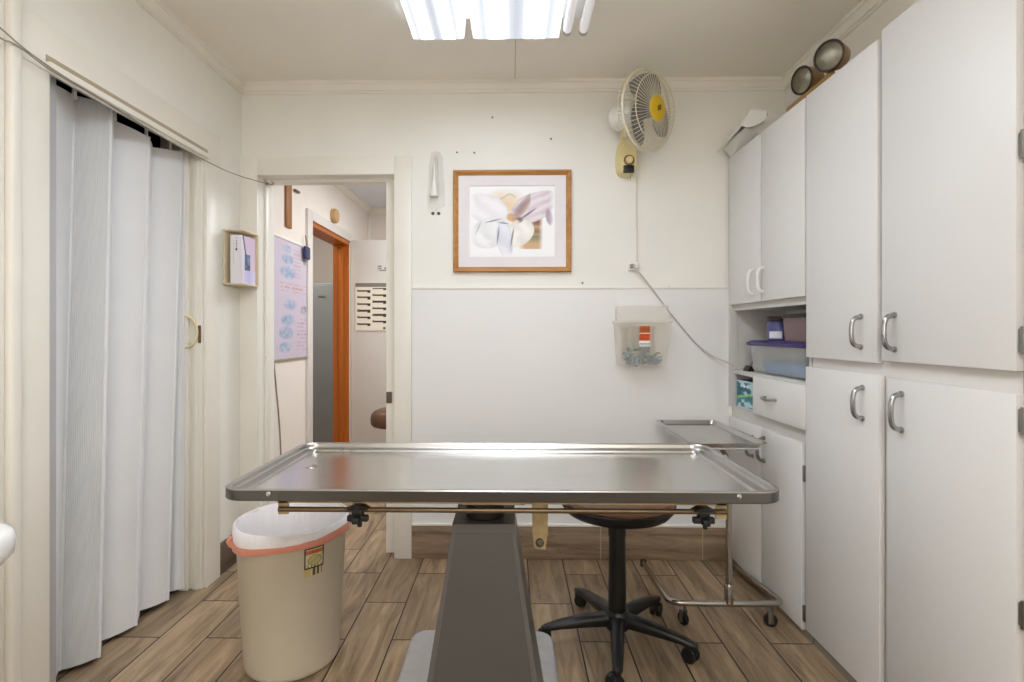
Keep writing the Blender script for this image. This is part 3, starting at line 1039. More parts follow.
# sharps container
p = wallp(643, 366)
sc_ = thing('sharps_container', (p.x, YB - 0.012, p.z), 'frosted sharps disposal bin with an orange label on the white wall board', 'sharps container')
Yf = 2.555
q = lambda px, py: atY(px, py, Yf)
k0, k1, k2 = q(620.5, 366), q(668, 366), q(617.5, 322.5)
k3, k4 = q(672, 322.5), q(671, 305)
Yw = YB - 0.010
def sloop(xa_, xb_, z, inset=0.0, r=0.012, yf=Yf):
    return rrect(xa_ + inset, xb_ - inset, yf, Yw, r, z, 3)
xw0, xw1 = k0.x - 0.0, k1.x
MB().loft([sloop(k0.x, k1.x, k0.z, 0.0, 0.012, Yf + 0.02), sloop(k2.x, k3.x, k2.z)], True, False).build('body', M['frost'], sc_)
b = MB()
b.loft([sloop(k2.x - 0.005, k3.x + 0.005, k2.z - 0.003, 0, .012, Yf - .005), sloop(k2.x - 0.005, k3.x + 0.005, k2.z + 0.008, 0, .012, Yf - .005)])
b.build('rim', M['frost'], sc_)
MB().loft([sloop(k2.x + 0.008, k3.x - 0.002, k2.z + 0.008, 0, .012, Yf + 0.03), sloop(k2.x + 0.008, k3.x - 0.002, k4.z, 0, .012, Yf + 0.045)], False, True).build('lid', M['frostlid'], sc_)
def scol(u, v):
    if v > 0.66:
        c = (190, 92, 24)
        if 0.15 < u < 0.85 and 0.74 < v < 0.92 and int(u * 9 + int(v * 20)) % 2 == 0:
            c = (120, 62, 22)
    elif v > 0.62:
        c = (240, 232, 224)
    elif v > 0.28:
        c = (222, 92, 20)
        if 0.52 < v < 0.59 and int(u * 14) % 3 != 0 and .1 < u < .9:
            c = (150, 40, 16)
        r_ = math.hypot((u - 0.68) * 1.0, (v - 0.40) * 1.8)
        if 0.06 < r_ < 0.14 and int(math.atan2(v - .4, u - .68) * 3) % 2 == 0:
            c = (110, 30, 14)
        if u < .45 and 0.34 < v < 0.48 and int(v * 40) % 2 == 0:
            c = (150, 40, 16)
    else:
        c = (240, 240, 240)
        if 0.10 < v < 0.17 and int(u * 16) % 3 != 0:
            c = (110, 130, 140)
        if 0.05 < v < 0.09 and int(u * 11) % 3 != 1:
            c = (150, 165, 170)
    return c
l0, l1, l2 = q(639.6, 346.5), q(650.4, 346.5), q(640.2, 326)
sl = 0.02 * (k2.z - l0.z) / (k2.z - k0.z)
su = 0.02 * (k2.z - l2.z) / (k2.z - k0.z)
painted('label', 44, 76, quad((l0.x, Yf + sl - .0015, l0.z), (l1.x, Yf + sl - .0015, l1.z), (l0.x, Yf + su - .0015, l2.z)), scol, M['paint'], sc_)
# used sharps inside: one heap
random.seed(11)
hb = MB()
for k in range(60):
    cx = random.uniform(k0.x + 0.03, k1.x - 0.03)
    cz = k0.z + 0.012 + abs(random.gauss(0, 1)) * 0.035
    cz = min(cz, k0.z + 0.10)
    cy = random.uniform(Yf + 0.035, Yf + 0.07)
    dv = Vector((random.uniform(-1, 1), random.uniform(-.3, .3), random.uniform(-.4, .4))).normalized() * random.uniform(0.012, 0.024)
    hb.cyl(Vector((cx, cy, cz)) - dv, Vector((cx, cy, cz)) + dv, random.uniform(0.004, 0.008), 8)
hp_ = hb.build('used_syringes', M['bluestuff'], sc_)
hp_['kind'] = 'stuff'
M['heap'] = mat('pale_syringe_mix', (104, 128, 138), 0.4, var=0.5, scale=22)
hp_.data.materials[0] = M['heap']
MB().box(k0.x + 0.03, k1.x - 0.03, Yw, YB - 0.0085, k0.z + 0.02, k2.z - 0.02).build('wall_bracket', M['whitepl'], sc_)

# outlet with plug, cords
p = wallp(632, 266)
ol = thing('wall_outlet', (p.x, YB, p.z), 'small white outlet box with a plug below the wall fan', 'outlet')
MB().box(p.x - 0.022, p.x + 0.030, YB - 0.022, YB, p.z - 0.024, p.z + 0.018, 0.004).build('outlet_box', M['whitepl'], ol)
MB().box(p.x - 0.018, p.x - 0.001, YB - 0.046, YB - 0.022, p.z - 0.014, p.z + 0.006, 0.004).build('plug', M['wire'], ol)
MB().box(p.x + 0.006, p.x + 0.022, YB - 0.042, YB - 0.022, p.z - 0.016, p.z + 0.004, 0.004).build('plug', M['whitepl'], ol)
c1 = [wallp(637, 176, .012), wallp(636.5, 200, .006), wallp(636.8, 235, .006), wallp(637, 262, .012)]
tag(MB().tube(c1, 0.0035, 8, 2).build('fan_cord', M['wirewhite'], None, c1[0]), 'white cord running straight down the wall from the fan to the outlet', 'cord')
c2 = [wallp(637, 270, .044), wallp(648, 283, .02), wallp(661, 301, .012), wallp(671, 314, .012), wallp(684, 330, .014), wallp(699, 347, .02), wallp(713, 357, .03), wallp(726, 362, .06)]
c2 += [Vector((1.112, 2.60, 0.992)), Vector((1.15, 2.585, 0.984)), Vector((1.24, 2.54, 0.980))]
tag(MB().tube(c2, 0.0035, 8, 2).build('power_cord', M['palecord'], None, c2[0]), 'grey cord drooping from the outlet across the white board into the niche', 'cord')

# wall fan
p = wallp(627, 160)
fn = thing('wall_fan', (p.x, YB, p.z), 'yellowed oscillating wall fan with a yellow hub badge on the back wall', 'fan')
a, c = wallp(617, 175.5, .05), wallp(637.5, 137, .05)
xm = (a.x + c.x) / 2
hw = (c.x - a.x) / 2
zb, zt = a.z, c.z
def fl(y, k, dz=0.0):
    pts = []
    for t in range(24):
        an = 2 * PI * t / 24
        sx, sz = math.cos(an), math.sin(an)
        px_ = abs(sx) ** 0.6 * (1 if sx >= 0 else -1)
        pz_ = abs(sz) ** 0.6 * (1 if sz >= 0 else -1)
        w_ = hw * k * (1.0 - 0.16 * max(0, pz_))
        pts.append(Vector((xm + w_ * px_, y, (zb + zt) / 2 + dz + (zt - zb) / 2 * k * pz_)))
    return pts
MB().loft([fl(YB, 0.98), fl(YB - 0.035, 1.0), fl(YB - 0.06, 0.94), fl(YB - 0.072, 0.8)]).build('wall_bracket', M['fanbody'], fn, sharp=30)
kz = zb + (zt - zb) * 0.36
MB().lathe([(0.027, 0), (0.027, 0.004), (0.021, 0.006)], (xm + 0.004, YB - 0.070, kz), (0, -1, 0), 24).build('dial_ring', M['gold'], fn)
kb = MB().lathe([(0.018, 0.004), (0.018, 0.016), (0.014, 0.02), (0.008, 0.018)], (xm + 0.004, YB - 0.070, kz), (0, -1, 0), 24)
kb.build('control_knob', M['fanbody'], fn)
MB().box(xm - 0.024, xm + 0.030, YB - 0.076, YB - 0.06, kz - 0.062, kz - 0.024, 0.004).build('control_panel', M['black'], fn)
MB().cyl((xm + .012, YB - .07, zb + .008), (xm + .012, YB - .071, zb - .03), 0.0012, 6).build('pull_cord', M['wire'], fn)
ctr = atY(648, 110.5, 2.44)
nx = Vector((0.64, -0.76, -0.10)).normalized()
mot = ctr - nx * 0.10
MB().tube([(xm - .005, YB - 0.03, zt - 0.01), (xm - .015, YB - 0.06, zt + 0.015), mot + Vector((0, 0, -.05)), mot], [0.026, 0.024, 0.022, 0.02], 14).build('neck', M['fanbody'], fn)
MB().lathe([(0.02, -0.105), (0.045, -0.10), (0.058, -0.085), (0.060, -0.03), (0.056, 0.03), (0.05, 0.04)], mot, nx, 32).build('motor_housing', M['fanwhite'], fn)
q = Vector((0, 0, 1)).rotation_difference(nx)
RC = 0.181
def cage(front):
    b = MB()
    if front:
        prof = [(0.055, 0.052), (0.10, 0.051), (0.15, 0.043), (0.178, 0.022), (RC, -0.004)]
    else:
        prof = [(0.055, -0.062), (0.12, -0.060), (0.165, -0.045), (0.184, -0.022), (RC, -0.006)]
    n = 56
    for k in range(n):
        t = 2 * PI * k / n
        tw = 0.16 if front else 0.0
        pts = [ctr + q @ Vector((r * math.cos(t + tw * (1 - r / RC)), r * math.sin(t + tw * (1 - r / RC)), h)) for r, h in prof]
        b.tube(pts, 0.0013, 5)
    for r, h in ((prof[0]), (prof[2])):
        b.tube([ctr + q @ Vector((r * math.cos(2 * PI * t / 48), r * math.sin(2 * PI * t / 48), h)) for t in range(48)], 0.0022, 6, cyclic=True)
    return b
cage(True).build('front_grille', M['fangrille'], fn)
cage(False).build('rear_grille', M['fangrille'], fn)
MB().tube([ctr + q @ Vector((RC * math.cos(2 * PI * t / 64), RC * math.sin(2 * PI * t / 64), -0.005)) for t in range(64)], 0.0065, 8, cyclic=True).build('grille_band', M['fangrille'], fn)
MB().lathe([(0.057, 0.048), (0.058, 0.054), (0.050, 0.060), (0.02, 0.062), (0.001, 0.062)], ctr, nx, 32).build('centre_badge', M['yellow'], fn)
bt = MB()
for sx in (-0.010, 0.0, 0.009):
    bt.box(-0.0035, 0.0035, -0.012, 0.012, 0.060, 0.0635, 0.0008, mtx=Matrix.Translation(ctr) @ q.to_matrix().to_4x4() @ Matrix.Rotation(R(48), 4, 'Z') @ Matrix.Translation((sx, 0.3 * sx, 0)))
bt.build('badge_mark', M['gold'], fn)
MB().lathe([(0.024, -0.03), (0.034, -0.025), (0.034, 0.03), (0.028, 0.038)], ctr, nx, 24).build('hub', M['blade'], fn)
for k in range(3):
    base = 2 * PI * k / 3 + R(130)
    la, lb = [], []
    up, dn = [], []
    rows = []
    for i in range(9):
        r = 0.03 + (0.160 - 0.03) * i / 8
        half = R(30 + 22 * math.sin(PI * min(1, (i + 1.5) / 9.5)) ** 0.8)
        sweep = R(26) * (i / 8)
        rows.append([ctr + q @ Vector((r * math.cos(base + sweep + s * half), r * math.sin(base + sweep + s * half), -0.018 * s + 0.002)) for s in (-1, -.5, 0, .5, 1)])
    bb_ = MB()
    vr = [bb_.ring(r_) for r_ in rows]
    for a_, b_ in zip(vr, vr[1:]):
        bb_.bridge(a_, b_, False)
    bb_.build('fan_blade', M['blade'], fn, solid=0.002)

# spring / hook and wire along the left wall
hk = wallp(268, 184, 0.014)
w1 = [Vector((XL + .052, 1.05, 2.08)), atX(0, 29, XL + .052), atX(46, 66, XL + .052), atX(110, 104, XL + .048), atX(155, 133, XL + .048), atX(200, 158, XL + .048), atX(232, 174, XL + .055), hk]
tag(MB().tube(w1, 0.0022, 8, 2).build('hanging_wire', M['wire'], None, w1[3]), 'taut grey wire strung along the left wall to the doorway corner', 'wire')
w2 = [Vector((XL + .034, 1.05, 2.0)), atX(0, 40, XL + .034), atX(14, 42, XL + .034), atX(46, 68, XL + .030), atX(100, 99, XL + .034), atX(140, 124, XL + .034), atX(156, 134, XL + .018)]
tag(MB().tube(w2, 0.0020, 8, 2).build('hanging_wire', M['wire'], None, w2[3]), 'second slacker grey wire looping below the taut one above the folding door', 'wire')
hkt = thing('wire_hook', hk, 'small metal hook holding the wire at the doorway top corner', 'hook')
MB().tube([hk + Vector((-.012, .012, .004)), hk + Vector((-.004, -.006, 0)), hk + Vector((.02, -.006, -.006)), hk + Vector((.034, -.004, 0)), hk + Vector((.02, -.002, .012))], 0.0032, 8, 1).build('hook', M['dchrome'], hkt)
MB().lathe([(0.009, 0), (0.009, 0.003), (0.003, 0.006)], hk + Vector((-.012, .0145, .004)), (0, -1, 0), 12).build('plate', M['dchrome'], hkt)

# latch strike on the back doorway
p = atY(389.5, 397, YB + 0.054)
st = tag(MB().box(p.x - 0.016, p.x + 0.014, YB + 0.046, YB + 0.0545, p.z - 0.032, p.z + 0.028, 0.004).build('strike_plate', M['nail'], None, p), 'dark metal strike plate on the right jamb of the back doorway', 'latch')

# glove box holder on the left wall near the corner
gy0, gy1 = 2.478, 2.655
gz0, gz1 = 1.395, 1.665
gh = thing('glove_holder', (XL, 2.56, gz0), 'cream wall holder for the glove box in the back left corner', 'holder')
XW = XL + 0.001
b = MB()
b.box(XW, XW + 0.008, 2.50, gy1, gz0, gz1, 0.002)
b.box(XW, XW + 0.100, 2.50, gy1, gz1 - 0.008, gz1, 0.002)
b.box(XW, XW + 0.100, 2.50, gy1, gz0, gz0 + 0.008, 0.002)
b.box(XW, XW + 0.100, gy1 - 0.007, gy1, gz0, gz1, 0.002)
b.build('shelf_frame', M['cardkraft'], gh)
gx0, gx1 = XW + 0.036, XW + 0.090
gb = thing('glove_box', ((gx0 + gx1) / 2, 2.56, gz0 + 0.009), 'white and lilac carton of gloves standing in the cream wall holder', 'box')
za, zb_ = gz0 + 0.009, gz1 - 0.028
MB().box(gx0, gx1, 2.502, 2.640, za, zb_, 0.002).build('carton', M['cardwhite'], gb)
def gside(u, v):
    c = (236, 234, 240)
    if 0.5 < u < 0.62 and 0.74 < v < 0.95 and int(v * 50) % 3:
        c = (90, 88, 104)
    if math.hypot((u - .56), (v - .70) * 3) < 0.10:
        c = (60, 56, 70)
    if 0.25 < u < 0.34 and 0.4 < v < 0.9 and int(v * 60) % 2:
        c = (190, 184, 200)
    return c
painted('printed_side', 24, 60, quad((gx0 + .001, 2.5012, za), (gx1 - .001, 2.5012, za), (gx0 + .001, 2.5012, zb_)), gside, M['paint'], gb)
def gface(u, v):
    c = mixc((232, 212, 224), (214, 190, 220), v)
    if v < 0.28 and u > 0.05:
        c = mixc((198, 190, 238), (226, 222, 246), abs(u - .5) * 2)
    elif 0.28 <= v < 0.62 and 0.22 < u < 0.62:
        c = mixc((52, 66, 96), (120, 150, 190), vnoise(u * 9, v * 14))
    d = abs(u - (0.12 + 0.5 * (0.95 - v)))
    if v > .28 and d < 0.05:
        c = (88, 84, 120)
    elif v > .28 and u < 0.12 + 0.5 * (0.95 - v) and not (0.22 < u < 0.62 and v < .62):
        c = (226, 222, 240)
    return c
painted('printed_front', 40, 70, quad((gx1 + .0012, 2.503, za), (gx1 + .0012, 2.639, za), (gx1 + .0012, 2.503, zb_)), gface, M['paint'], gb)

# ================================================================== EXAM TABLE
TX0, TX1, TY_0, TY_1 = -0.692, 0.634, 1.203, 1.725
ZT_ = 0.80
tx = (TX0 + TX1) / 2
et = thing('exam_table', (-0.08, 1.42, 0), 'stainless steel veterinary exam table on a tapered grey pedestal', 'table')
def tl(ins, z, r):
    return rrect(TX0 + ins, TX1 - ins, TY_0 + ins, TY_1 - ins, max(r - ins, 0.008), z, 8)
RC_ = 0.055
b = MB().loft([tl(0.001, ZT_ - 0.003, RC_), tl(0.0025, ZT_ - 0.0005, RC_), tl(0.005, ZT_, RC_), tl(0.009, ZT_, RC_), tl(0.012, ZT_ - 0.003, RC_), tl(0.014, ZT_ - 0.013, RC_), tl(0.018, ZT_ - 0.0165, RC_), tl(0.040, ZT_ - 0.0175, RC_), tl(0.0425, ZT_ - 0.0225, RC_)], False, False)
b.build('table_rim', M['steelrim'], et, sharp=32)
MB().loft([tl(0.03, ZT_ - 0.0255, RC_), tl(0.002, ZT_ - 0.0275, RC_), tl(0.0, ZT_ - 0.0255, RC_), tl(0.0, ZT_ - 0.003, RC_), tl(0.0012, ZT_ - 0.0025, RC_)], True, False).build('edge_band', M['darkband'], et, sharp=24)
b = MB().loft([tl(0.042, ZT_ - 0.0223, RC_), tl(0.046, ZT_ - 0.0232, RC_)], False, True)
b.build('table_top', M['steel'], et, sharp=4)
for px in (272, 732.5):
    p = atZ(px, 492, 0.789)
    c = Vector((p.x, TY_0, 0.790))
    MB().lathe([(0.0062, -0.001), (0.0062, 0.002), (0.004, 0.004), (0.001, 0.0042)], c, (0, -1, 0), 16).build('screw', M['chrome'], et)
for (sx, sy) in ((TX0 + .11, 1.50), ):
    MB().lathe([(0.016, 0), (0.016, 0.002), (0.012, 0.003)], (sx, sy, ZT_ - 0.0234), n=20).build('drain', M['chrome'], et)
# under-frame, rod and clamps
fy = 1.255
xl_, xr_ = atY(280, 505, fy).x, atY(725, 505, fy).x
b = MB()
b.box(xl_, xr_, fy - 0.012, fy + 0.004, ZT_ - 0.044, ZT_ - 0.0262)
b.box(xl_, xl_ + 0.03, fy, TY_1 - 0.05, ZT_ - 0.040, ZT_ - 0.0262)
b.box(xr_ - 0.03, xr_, fy, TY_1 - 0.05, ZT_ - 0.040, ZT_ - 0.0262)
b.box(xl_, xr_, TY_1 - 0.07, TY_1 - 0.05, ZT_ - 0.040, ZT_ - 0.0262)
b.box(xl_, xl_ + 0.026, fy - 0.012, fy - 0.006, ZT_ - 0.072, ZT_ - 0.03, 0.002)
b.box(xr_ - 0.026, xr_, fy - 0.012, fy - 0.006, ZT_ - 0.078, ZT_ - 0.03, 0.002)
b.box(tx - 0.09, tx + 0.06, fy, TY_1 - 0.06, ZT_ - 0.05, ZT_ - 0.0262)
b.build('under_frame', M['rust'], et)
rz0, rz1 = atY(283, 508.5, fy - .02).z, atY(722, 512.5, fy - .02).z
rz = (rz0 + rz1) / 2
MB().tube([(xl_ + 0.006, fy - 0.02, rz), (xr_ - 0.006, fy - 0.02, rz)], 0.0062, 12).build('rod', M['rod'], et)
for px in (358, 703.5):
    x = atY(px, 512, fy - .02).x
    cl_ = MB()
    cl_.prism([(x - 0.026, rz + 0.003), (x + 0.026, rz + 0.003), (x + 0.008, rz + 0.013), (x - 0.008, rz + 0.013)], 'Y', fy - 0.034, fy - 0.006)
    cl_.box(x - 0.013, x + 0.013, fy - 0.030, fy - 0.010, rz - 0.013, rz + 0.004, 0.003)
    k_ = cl_.build('rod_clamp', M['black'], et)
    b = MB()
    b.box(x - 0.025, x + 0.025, fy - 0.028, fy - 0.012, rz - 0.027, rz - 0.013, 0.003)
    b.box(x - 0.009, x + 0.009, fy - 0.045, fy + 0.005, rz - 0.028, rz - 0.012, 0.004)
    b.cyl((x + .004, fy - 0.02, rz - 0.012), (x + .004, fy - 0.02, rz - 0.040), 0.0055, 10)
    b.build('cross_knob', M['rubber'], k_)
# hanging cream bracket right of the pedestal
p0, p1 = atY(531, 500, 1.40), atY(548, 551, 1.40)
b = MB()
b.loft([[Vector((p0.x, 1.39, .77)), Vector((p1.x, 1.39, .77)), Vector((p1.x, 1.40, .77)), Vector((p0.x, 1.40, .77))],
        [Vector((p0.x + .004, 1.39, p1.z + .05)), Vector((p1.x - .001, 1.39, p1.z + .05)), Vector((p1.x - .001, 1.40, p1.z + .05)), Vector((p0.x + .004, 1.40, p1.z + .05))],
        [Vector((p0.x + .008, 1.39, p1.z + .012)), Vector((p1.x - .008, 1.39, p1.z + .008)), Vector((p1.x - .008, 1.40, p1.z + .008)), Vector((p0.x + .008, 1.40, p1.z + .012))]])
b.box(p0.x - .01, p1.x + .03, 1.385, 1.405, 0.748, 0.772, 0.002)
br = b.build('tilt_bracket', M['rust'], et)
MB().lathe([(0.011, -0.002), (0.011, 0.010), (0.006, 0.013)], ((p0.x + p1.x) / 2, 1.39, p1.z + 0.028), (0, -1, 0), 8).build('bolt', M['nail'], br)
# pedestal
pxm = -0.072
ptz = 0.682
pyf, pyb = 1.312, 1.475
def pl(hw_, yf, yb, z, xo=0.0):
    return [Vector((pxm + xo - hw_, yf, z)), Vector((pxm + xo + hw_, yf, z)), Vector((pxm + xo + hw_, yb, z)), Vector((pxm + xo - hw_, yb, z))]
b = MB().loft([pl(0.172, 1.22, 1.60, 0.08), pl(0.079, pyf, pyb, ptz - 0.012), pl(0.079, pyf, pyb, ptz)])
b.build('pedestal', M['grayframe'], et)
def fp(t, hw_):                                            # point on the sloped front face, t from foot to head
    z = 0.08 + (ptz - 0.012 - 0.08) * t
    y = 1.22 + (pyf - 1.22) * t
    w_ = 0.172 + (0.079 - 0.172) * t
    return w_, y, z
b = MB()
w0, y0_, z0_ = fp(0.02, 0)
w1_, y1_, z1_ = fp(0.982, 0)
m0, m1 = 0.016, 0.010
e = 0.003
b.loft([[Vector((pxm - w0 + m0, y0_ - e, z0_)), Vector((pxm + w0 - m0, y0_ - e, z0_)), Vector((pxm + w0 - m0, y0_ + .01, z0_)), Vector((pxm - w0 + m0, y0_ + .01, z0_))],
        [Vector((pxm - w1_ + m1, y1_ - e, z1_)), Vector((pxm + w1_ - m1, y1_ - e, z1_)), Vector((pxm + w1_ - m1, y1_ + .01, z1_)), Vector((pxm - w1_ + m1, y1_ + .01, z1_))]])
b.build('front_panel', M['graymetal'], et)
MB().lathe([(0.048, ptz), (0.052, ptz + 0.003), (0.052, ptz + 0.022), (0.040, ptz + 0.03), (0.038, ZT_ - 0.03)], (pxm, 1.385, 0), n=32).build('lift_column', M['black'], et)
MB().box(pxm - 0.055, pxm + 0.055, 1.33, 1.46, ZT_ - 0.072, ZT_ - 0.045, 0.003).build('top_mount', M['rust'], et)
sx0, sx1 = atZ(409, 640, .078).x, atZ(560, 682, .078).x
def bl(ins, z):
    return rrect(sx0 + ins, sx1 - ins, 1.0 + ins, atZ(420, 628, .078).y - ins, 0.055, z, 8)
MB().loft([bl(0.0, 0.0), bl(0.0, 0.06), bl(0.006, 0.074), bl(0.018, 0.079)]).build('base', M['cast'], et, sharp=50)

# ================================================================== WASTE BIN
BX, BY = -0.790, 1.862
wbn = thing('waste_bin', (BX, BY, 0), 'ivory plastic waste bin with a white liner below the exam table', 'bin')
BT = 0.497
def bring(k, z, rx, ry, n=48):
    return [Vector((BX + rx * math.cos(2 * PI * i / n), BY + ry * math.sin(2 * PI * i / n), z)) for i in range(n)]
prof = [(0.150, 0.0), (0.158, 0.006), (0.161, 0.02), (0.186, BT - 0.012), (0.190, BT - 0.008), (0.190, BT), (0.184, BT), (0.156, 0.02), (0.02, 0.018)]
MB().loft([bring(0, z, r, r) for r, z in prof]).build('body', M['bin'], wbn, sharp=60)
# liner: inner sleeve, folded over the rim, sagging lower toward the left front
n = 72
loops = []
for r, z, f in ((0.146, 0.10, 0), (0.165, 0.30, 0), (0.180, BT - 0.01, 0), (0.186, BT + 0.006, 0), (0.1935, BT + 0.004, 0), (0.1955, BT - 0.016, 1)):
    lp = []
    for i in range(n):
        t = 2 * PI * i / n
        wob = 0.0012 * math.sin(9 * t + z * 30) + 0.0008 * math.sin(23 * t + 1)
        sag = (0.012 + 0.020 * max(0, math.cos(t - R(215)))) * f
        lp.append(Vector((BX + (r + wob * (1 if f or r < .184 else .3)) * math.cos(t), BY + (r + wob * (1 if f or r < .199 else .3)) * math.sin(t), z - sag)))
    loops.append(lp)
MB().loft(loops, False, False).build('liner', M['bag'], wbn, sharp=80)
loops = []
for r, dz in ((0.1965, 0.012), (0.1985, 0.002), (0.1970, -0.014)):
    lp = []
    for i in range(n):
        t = 2 * PI * i / n
        sag = 0.030 + 0.022 * max(0, math.cos(t - R(215))) + 0.003 * math.sin(5 * t)
        wd = 1.0 + 0.25 * math.sin(2 * t + 1.1)
        wob = 0.001 * math.sin(17 * t + dz * 90)
        lp.append(Vector((BX + (r + wob) * math.cos(t), BY + (r + wob) * math.sin(t), BT - sag + dz * wd)))
    loops.append(lp)
bnd = MB().loft(loops, False, False)
bnd.build('drawstring_band', M['bagpink'], wbn, sharp=80, solid=0.001)
t0 = R(212)
kp = Vector((BX + 0.197 * math.cos(t0), BY + 0.197 * math.sin(t0), BT - 0.045))
MB().tube([kp + Vector((.014, -.010, .016)), kp + Vector((-.002, -.004, .012)), kp + Vector((-.007, 0, 0)), kp + Vector((-.002, .002, -.014)), kp + Vector((.012, -.008, -.02))], [0.004, 0.008, 0.011, 0.009, 0.003], 10, 0).build('drawstring_knot', M['bagpink'], wbn)
def blabel(u, v):
    c = (214, 204, 172)
    if v > 0.26:
        edge = min(u, 1 - u) < 0.07 or v > 0.955 or (0.26 < v < 0.31)
        c = (48, 36, 32) if edge else (222, 208, 168)
        if not edge:
            if 0.78 < v < 0.93:
                c = (206, 112, 62)
                if 0.8 < v < 0.9 and .25 < u < .75 and int(u * 24) % 3 == 0:
                    c = (150, 64, 36)
            elif 0.38 < v < 0.74:
                r_ = math.hypot((u - 0.52) / .34, (v - 0.55) / .17)
                c = (196, 184, 122) if r_ < 1 else c
                if 0.9 < r_ < 1.1 or abs((v - .55) - 0.4 * (u - .5)) < .018:
                    c = (160, 152, 112)
            elif v < 0.38 and int(u * 18) % 3 == 0:
                c = (90, 80, 66)
    else:
        if 0.42 < u < 0.56 or 0.64 < u < 0.76 or 0.86 < u < .92:
            c = (96, 78, 48)
        elif u < .34:
            c = (206, 190, 120)
    return c
def on_bin(u, v):
    z = 0.352 + 0.094 * v
    r = 0.161 + (0.186 - 0.161) * (z - 0.02) / (BT - 0.032) + 0.0012
    an = R(304) + u * R(21)
    return Vector((BX + r * math.cos(an), BY + r * math.sin(an), z))
painted('label', 40, 60, on_bin, blabel, M['paint'], wbn)

# ================================================================== STOOL
SX, SY = 0.398, 1.976
sto = thing('rolling_stool', (SX, SY, 0), 'round black rolling stool with a brown top and five-caster base behind the exam table', 'stool')
ZS = 0.535
MB().lathe([(0.03, ZS - 0.050), (0.165, ZS - 0.049), (0.193, ZS - 0.042), (0.210, ZS - 0.022), (0.214, ZS - 0.006), (0.209, ZS - 0.003)], (SX, SY, 0), n=48).build('seat_shell', M['black'], sto)
MB().lathe([(0.206, ZS - 0.004), (0.208, ZS + 0.004), (0.200, ZS + 0.014), (0.17, ZS + 0.02), (0.02, ZS + 0.022)], (SX, SY, 0), n=48).build('seat_cushion', M['brown'], sto)
MB().lathe([(0.030, 0.06), (0.033, 0.09), (0.033, 0.19), (0.031, 0.40), (0.034, 0.40), (0.034, 0.445), (0.026, 0.452), (0.02, ZS - 0.045)], (SX, SY, 0), n=28).build('column', M['black'], sto)
MB().cyl((SX, SY, ZS - 0.062), (SX, SY, ZS - 0.048), 0.06, 24).build('seat_plate', M['black'], sto)
MB().lathe([(0.030, 0.048), (0.044, 0.052), (0.048, 0.075), (0.046, 0.105), (0.036, 0.118)], (SX, SY, 0), n=28).build('base_hub', M['black'], sto)
for k in range(5):
    an = R(-29 + 72 * k)
    dv = Vector((math.cos(an), math.sin(an), 0))
    sd = Vector((-dv.y, dv.x, 0))
    c0 = Vector((SX, SY, 0))
    loops = []
    for r, w_, zc_, h_ in ((0.03, 0.026, 0.086, 0.022), (0.12, 0.024, 0.084, 0.019), (0.22, 0.020, 0.075, 0.013), (0.278, 0.016, 0.064, 0.009), (0.292, 0.008, 0.062, 0.005)):
        cc = c0 + dv * r + Vector((0, 0, zc_))
        loops.append([cc + sd * (w_ * a_) + Vector((0, 0, h_ * b_)) for a_, b_ in ((-1, -.6), (-.8, -1), (.8, -1), (1, -.6), (1, .4), (.6, 1), (-.6, 1), (-1, .4))])
    lg = MB().loft(loops).build('leg', M['black'], sto, sharp=50)
    cs = MB()
    ang2 = an + R(70 + 37 * k)
    axl = Vector((math.cos(ang2), math.sin(ang2), 0))
    off = Vector((-axl.y, axl.x, 0)) * 0.012
    cc = c0 + dv * 0.276
    wc_ = cc + off + Vector((0, 0, 0.0265))
    for s_ in (-1, 1):
        cs.lathe([(0.010, -0.008), (0.024, -0.008), (0.0265, -0.004), (0.0265, 0.004), (0.024, 0.008), (0.010, 0.008)], wc_ + axl * (0.013 * s_), axl, 20)
    cs.cyl(wc_ - axl * 0.014, wc_ + axl * 0.014, 0.007, 10)
    cs.box(-0.005, 0.005, -0.024, 0.024, 0.0, 0.027, 0.003, mtx=Matrix.Translation(wc_) @ Matrix.Rotation(ang2, 4, 'Z'))
    ca = cs.build('caster', M['rubber'], lg)
    MB().cyl(cc + Vector((0, 0, 0.048)), cc + Vector((0, 0, 0.072)), 0.006, 12).build('stem', M['chrome'], lg)

# ================================================================== INSTRUMENT STAND
ms = thing('instrument_stand', (0.86, 2.1, 0), 'wheeled stainless instrument stand with a tray beside the white cabinets', 'stand')
ZM = 0.728
mx0, mx1, my0, my1 = 0.712, 1.012, 2.06, 2.605
def ml(ins, z, r=0.03):
    return rrect(mx0 + ins, mx1 - ins, my0 + ins, my1 - ins, max(r - ins * .5, .01), z, 6)
MB().loft([ml(0.028, ZM - 0.022), ml(0.020, ZM - 0.020), ml(0.012, ZM - 0.004), ml(0.0, ZM - 0.003), ml(0.0, ZM), ml(0.013, ZM), ml(0.022, ZM - 0.016), ml(0.030, ZM - 0.018)], True, True).build('tray', M['steeltray'], ms, sharp=25)
bz_, br_ = 0.088, 0.012
lx, rx_ = 0.626, 1.082
fy_ = 2.078
pts = [(lx + 0.028, 2.60, 0.018), (lx + .003, fy_ + 0.06, bz_ - .008), (lx + 0.012, fy_ + 0.015, bz_), (lx + 0.06, fy_, bz_), (rx_ - 0.06, fy_, bz_), (rx_ - 0.012, fy_ + 0.015, bz_), (rx_, fy_ + 0.06, bz_ - .008), (rx_, 2.60, 0.018)]
MB().tube(pts, br_, 14, 2).build('base_frame', M['tube'], ms)
pxp = 0.860
for gx_ in (lx + 0.028, rx_):
    MB().lathe([(0.014, 0), (0.016, 0.004), (0.016, 0.026), (0.013, 0.03)], (gx_, 2.60, 0), n=18).build('rubber_foot', M['rubber'], ms)
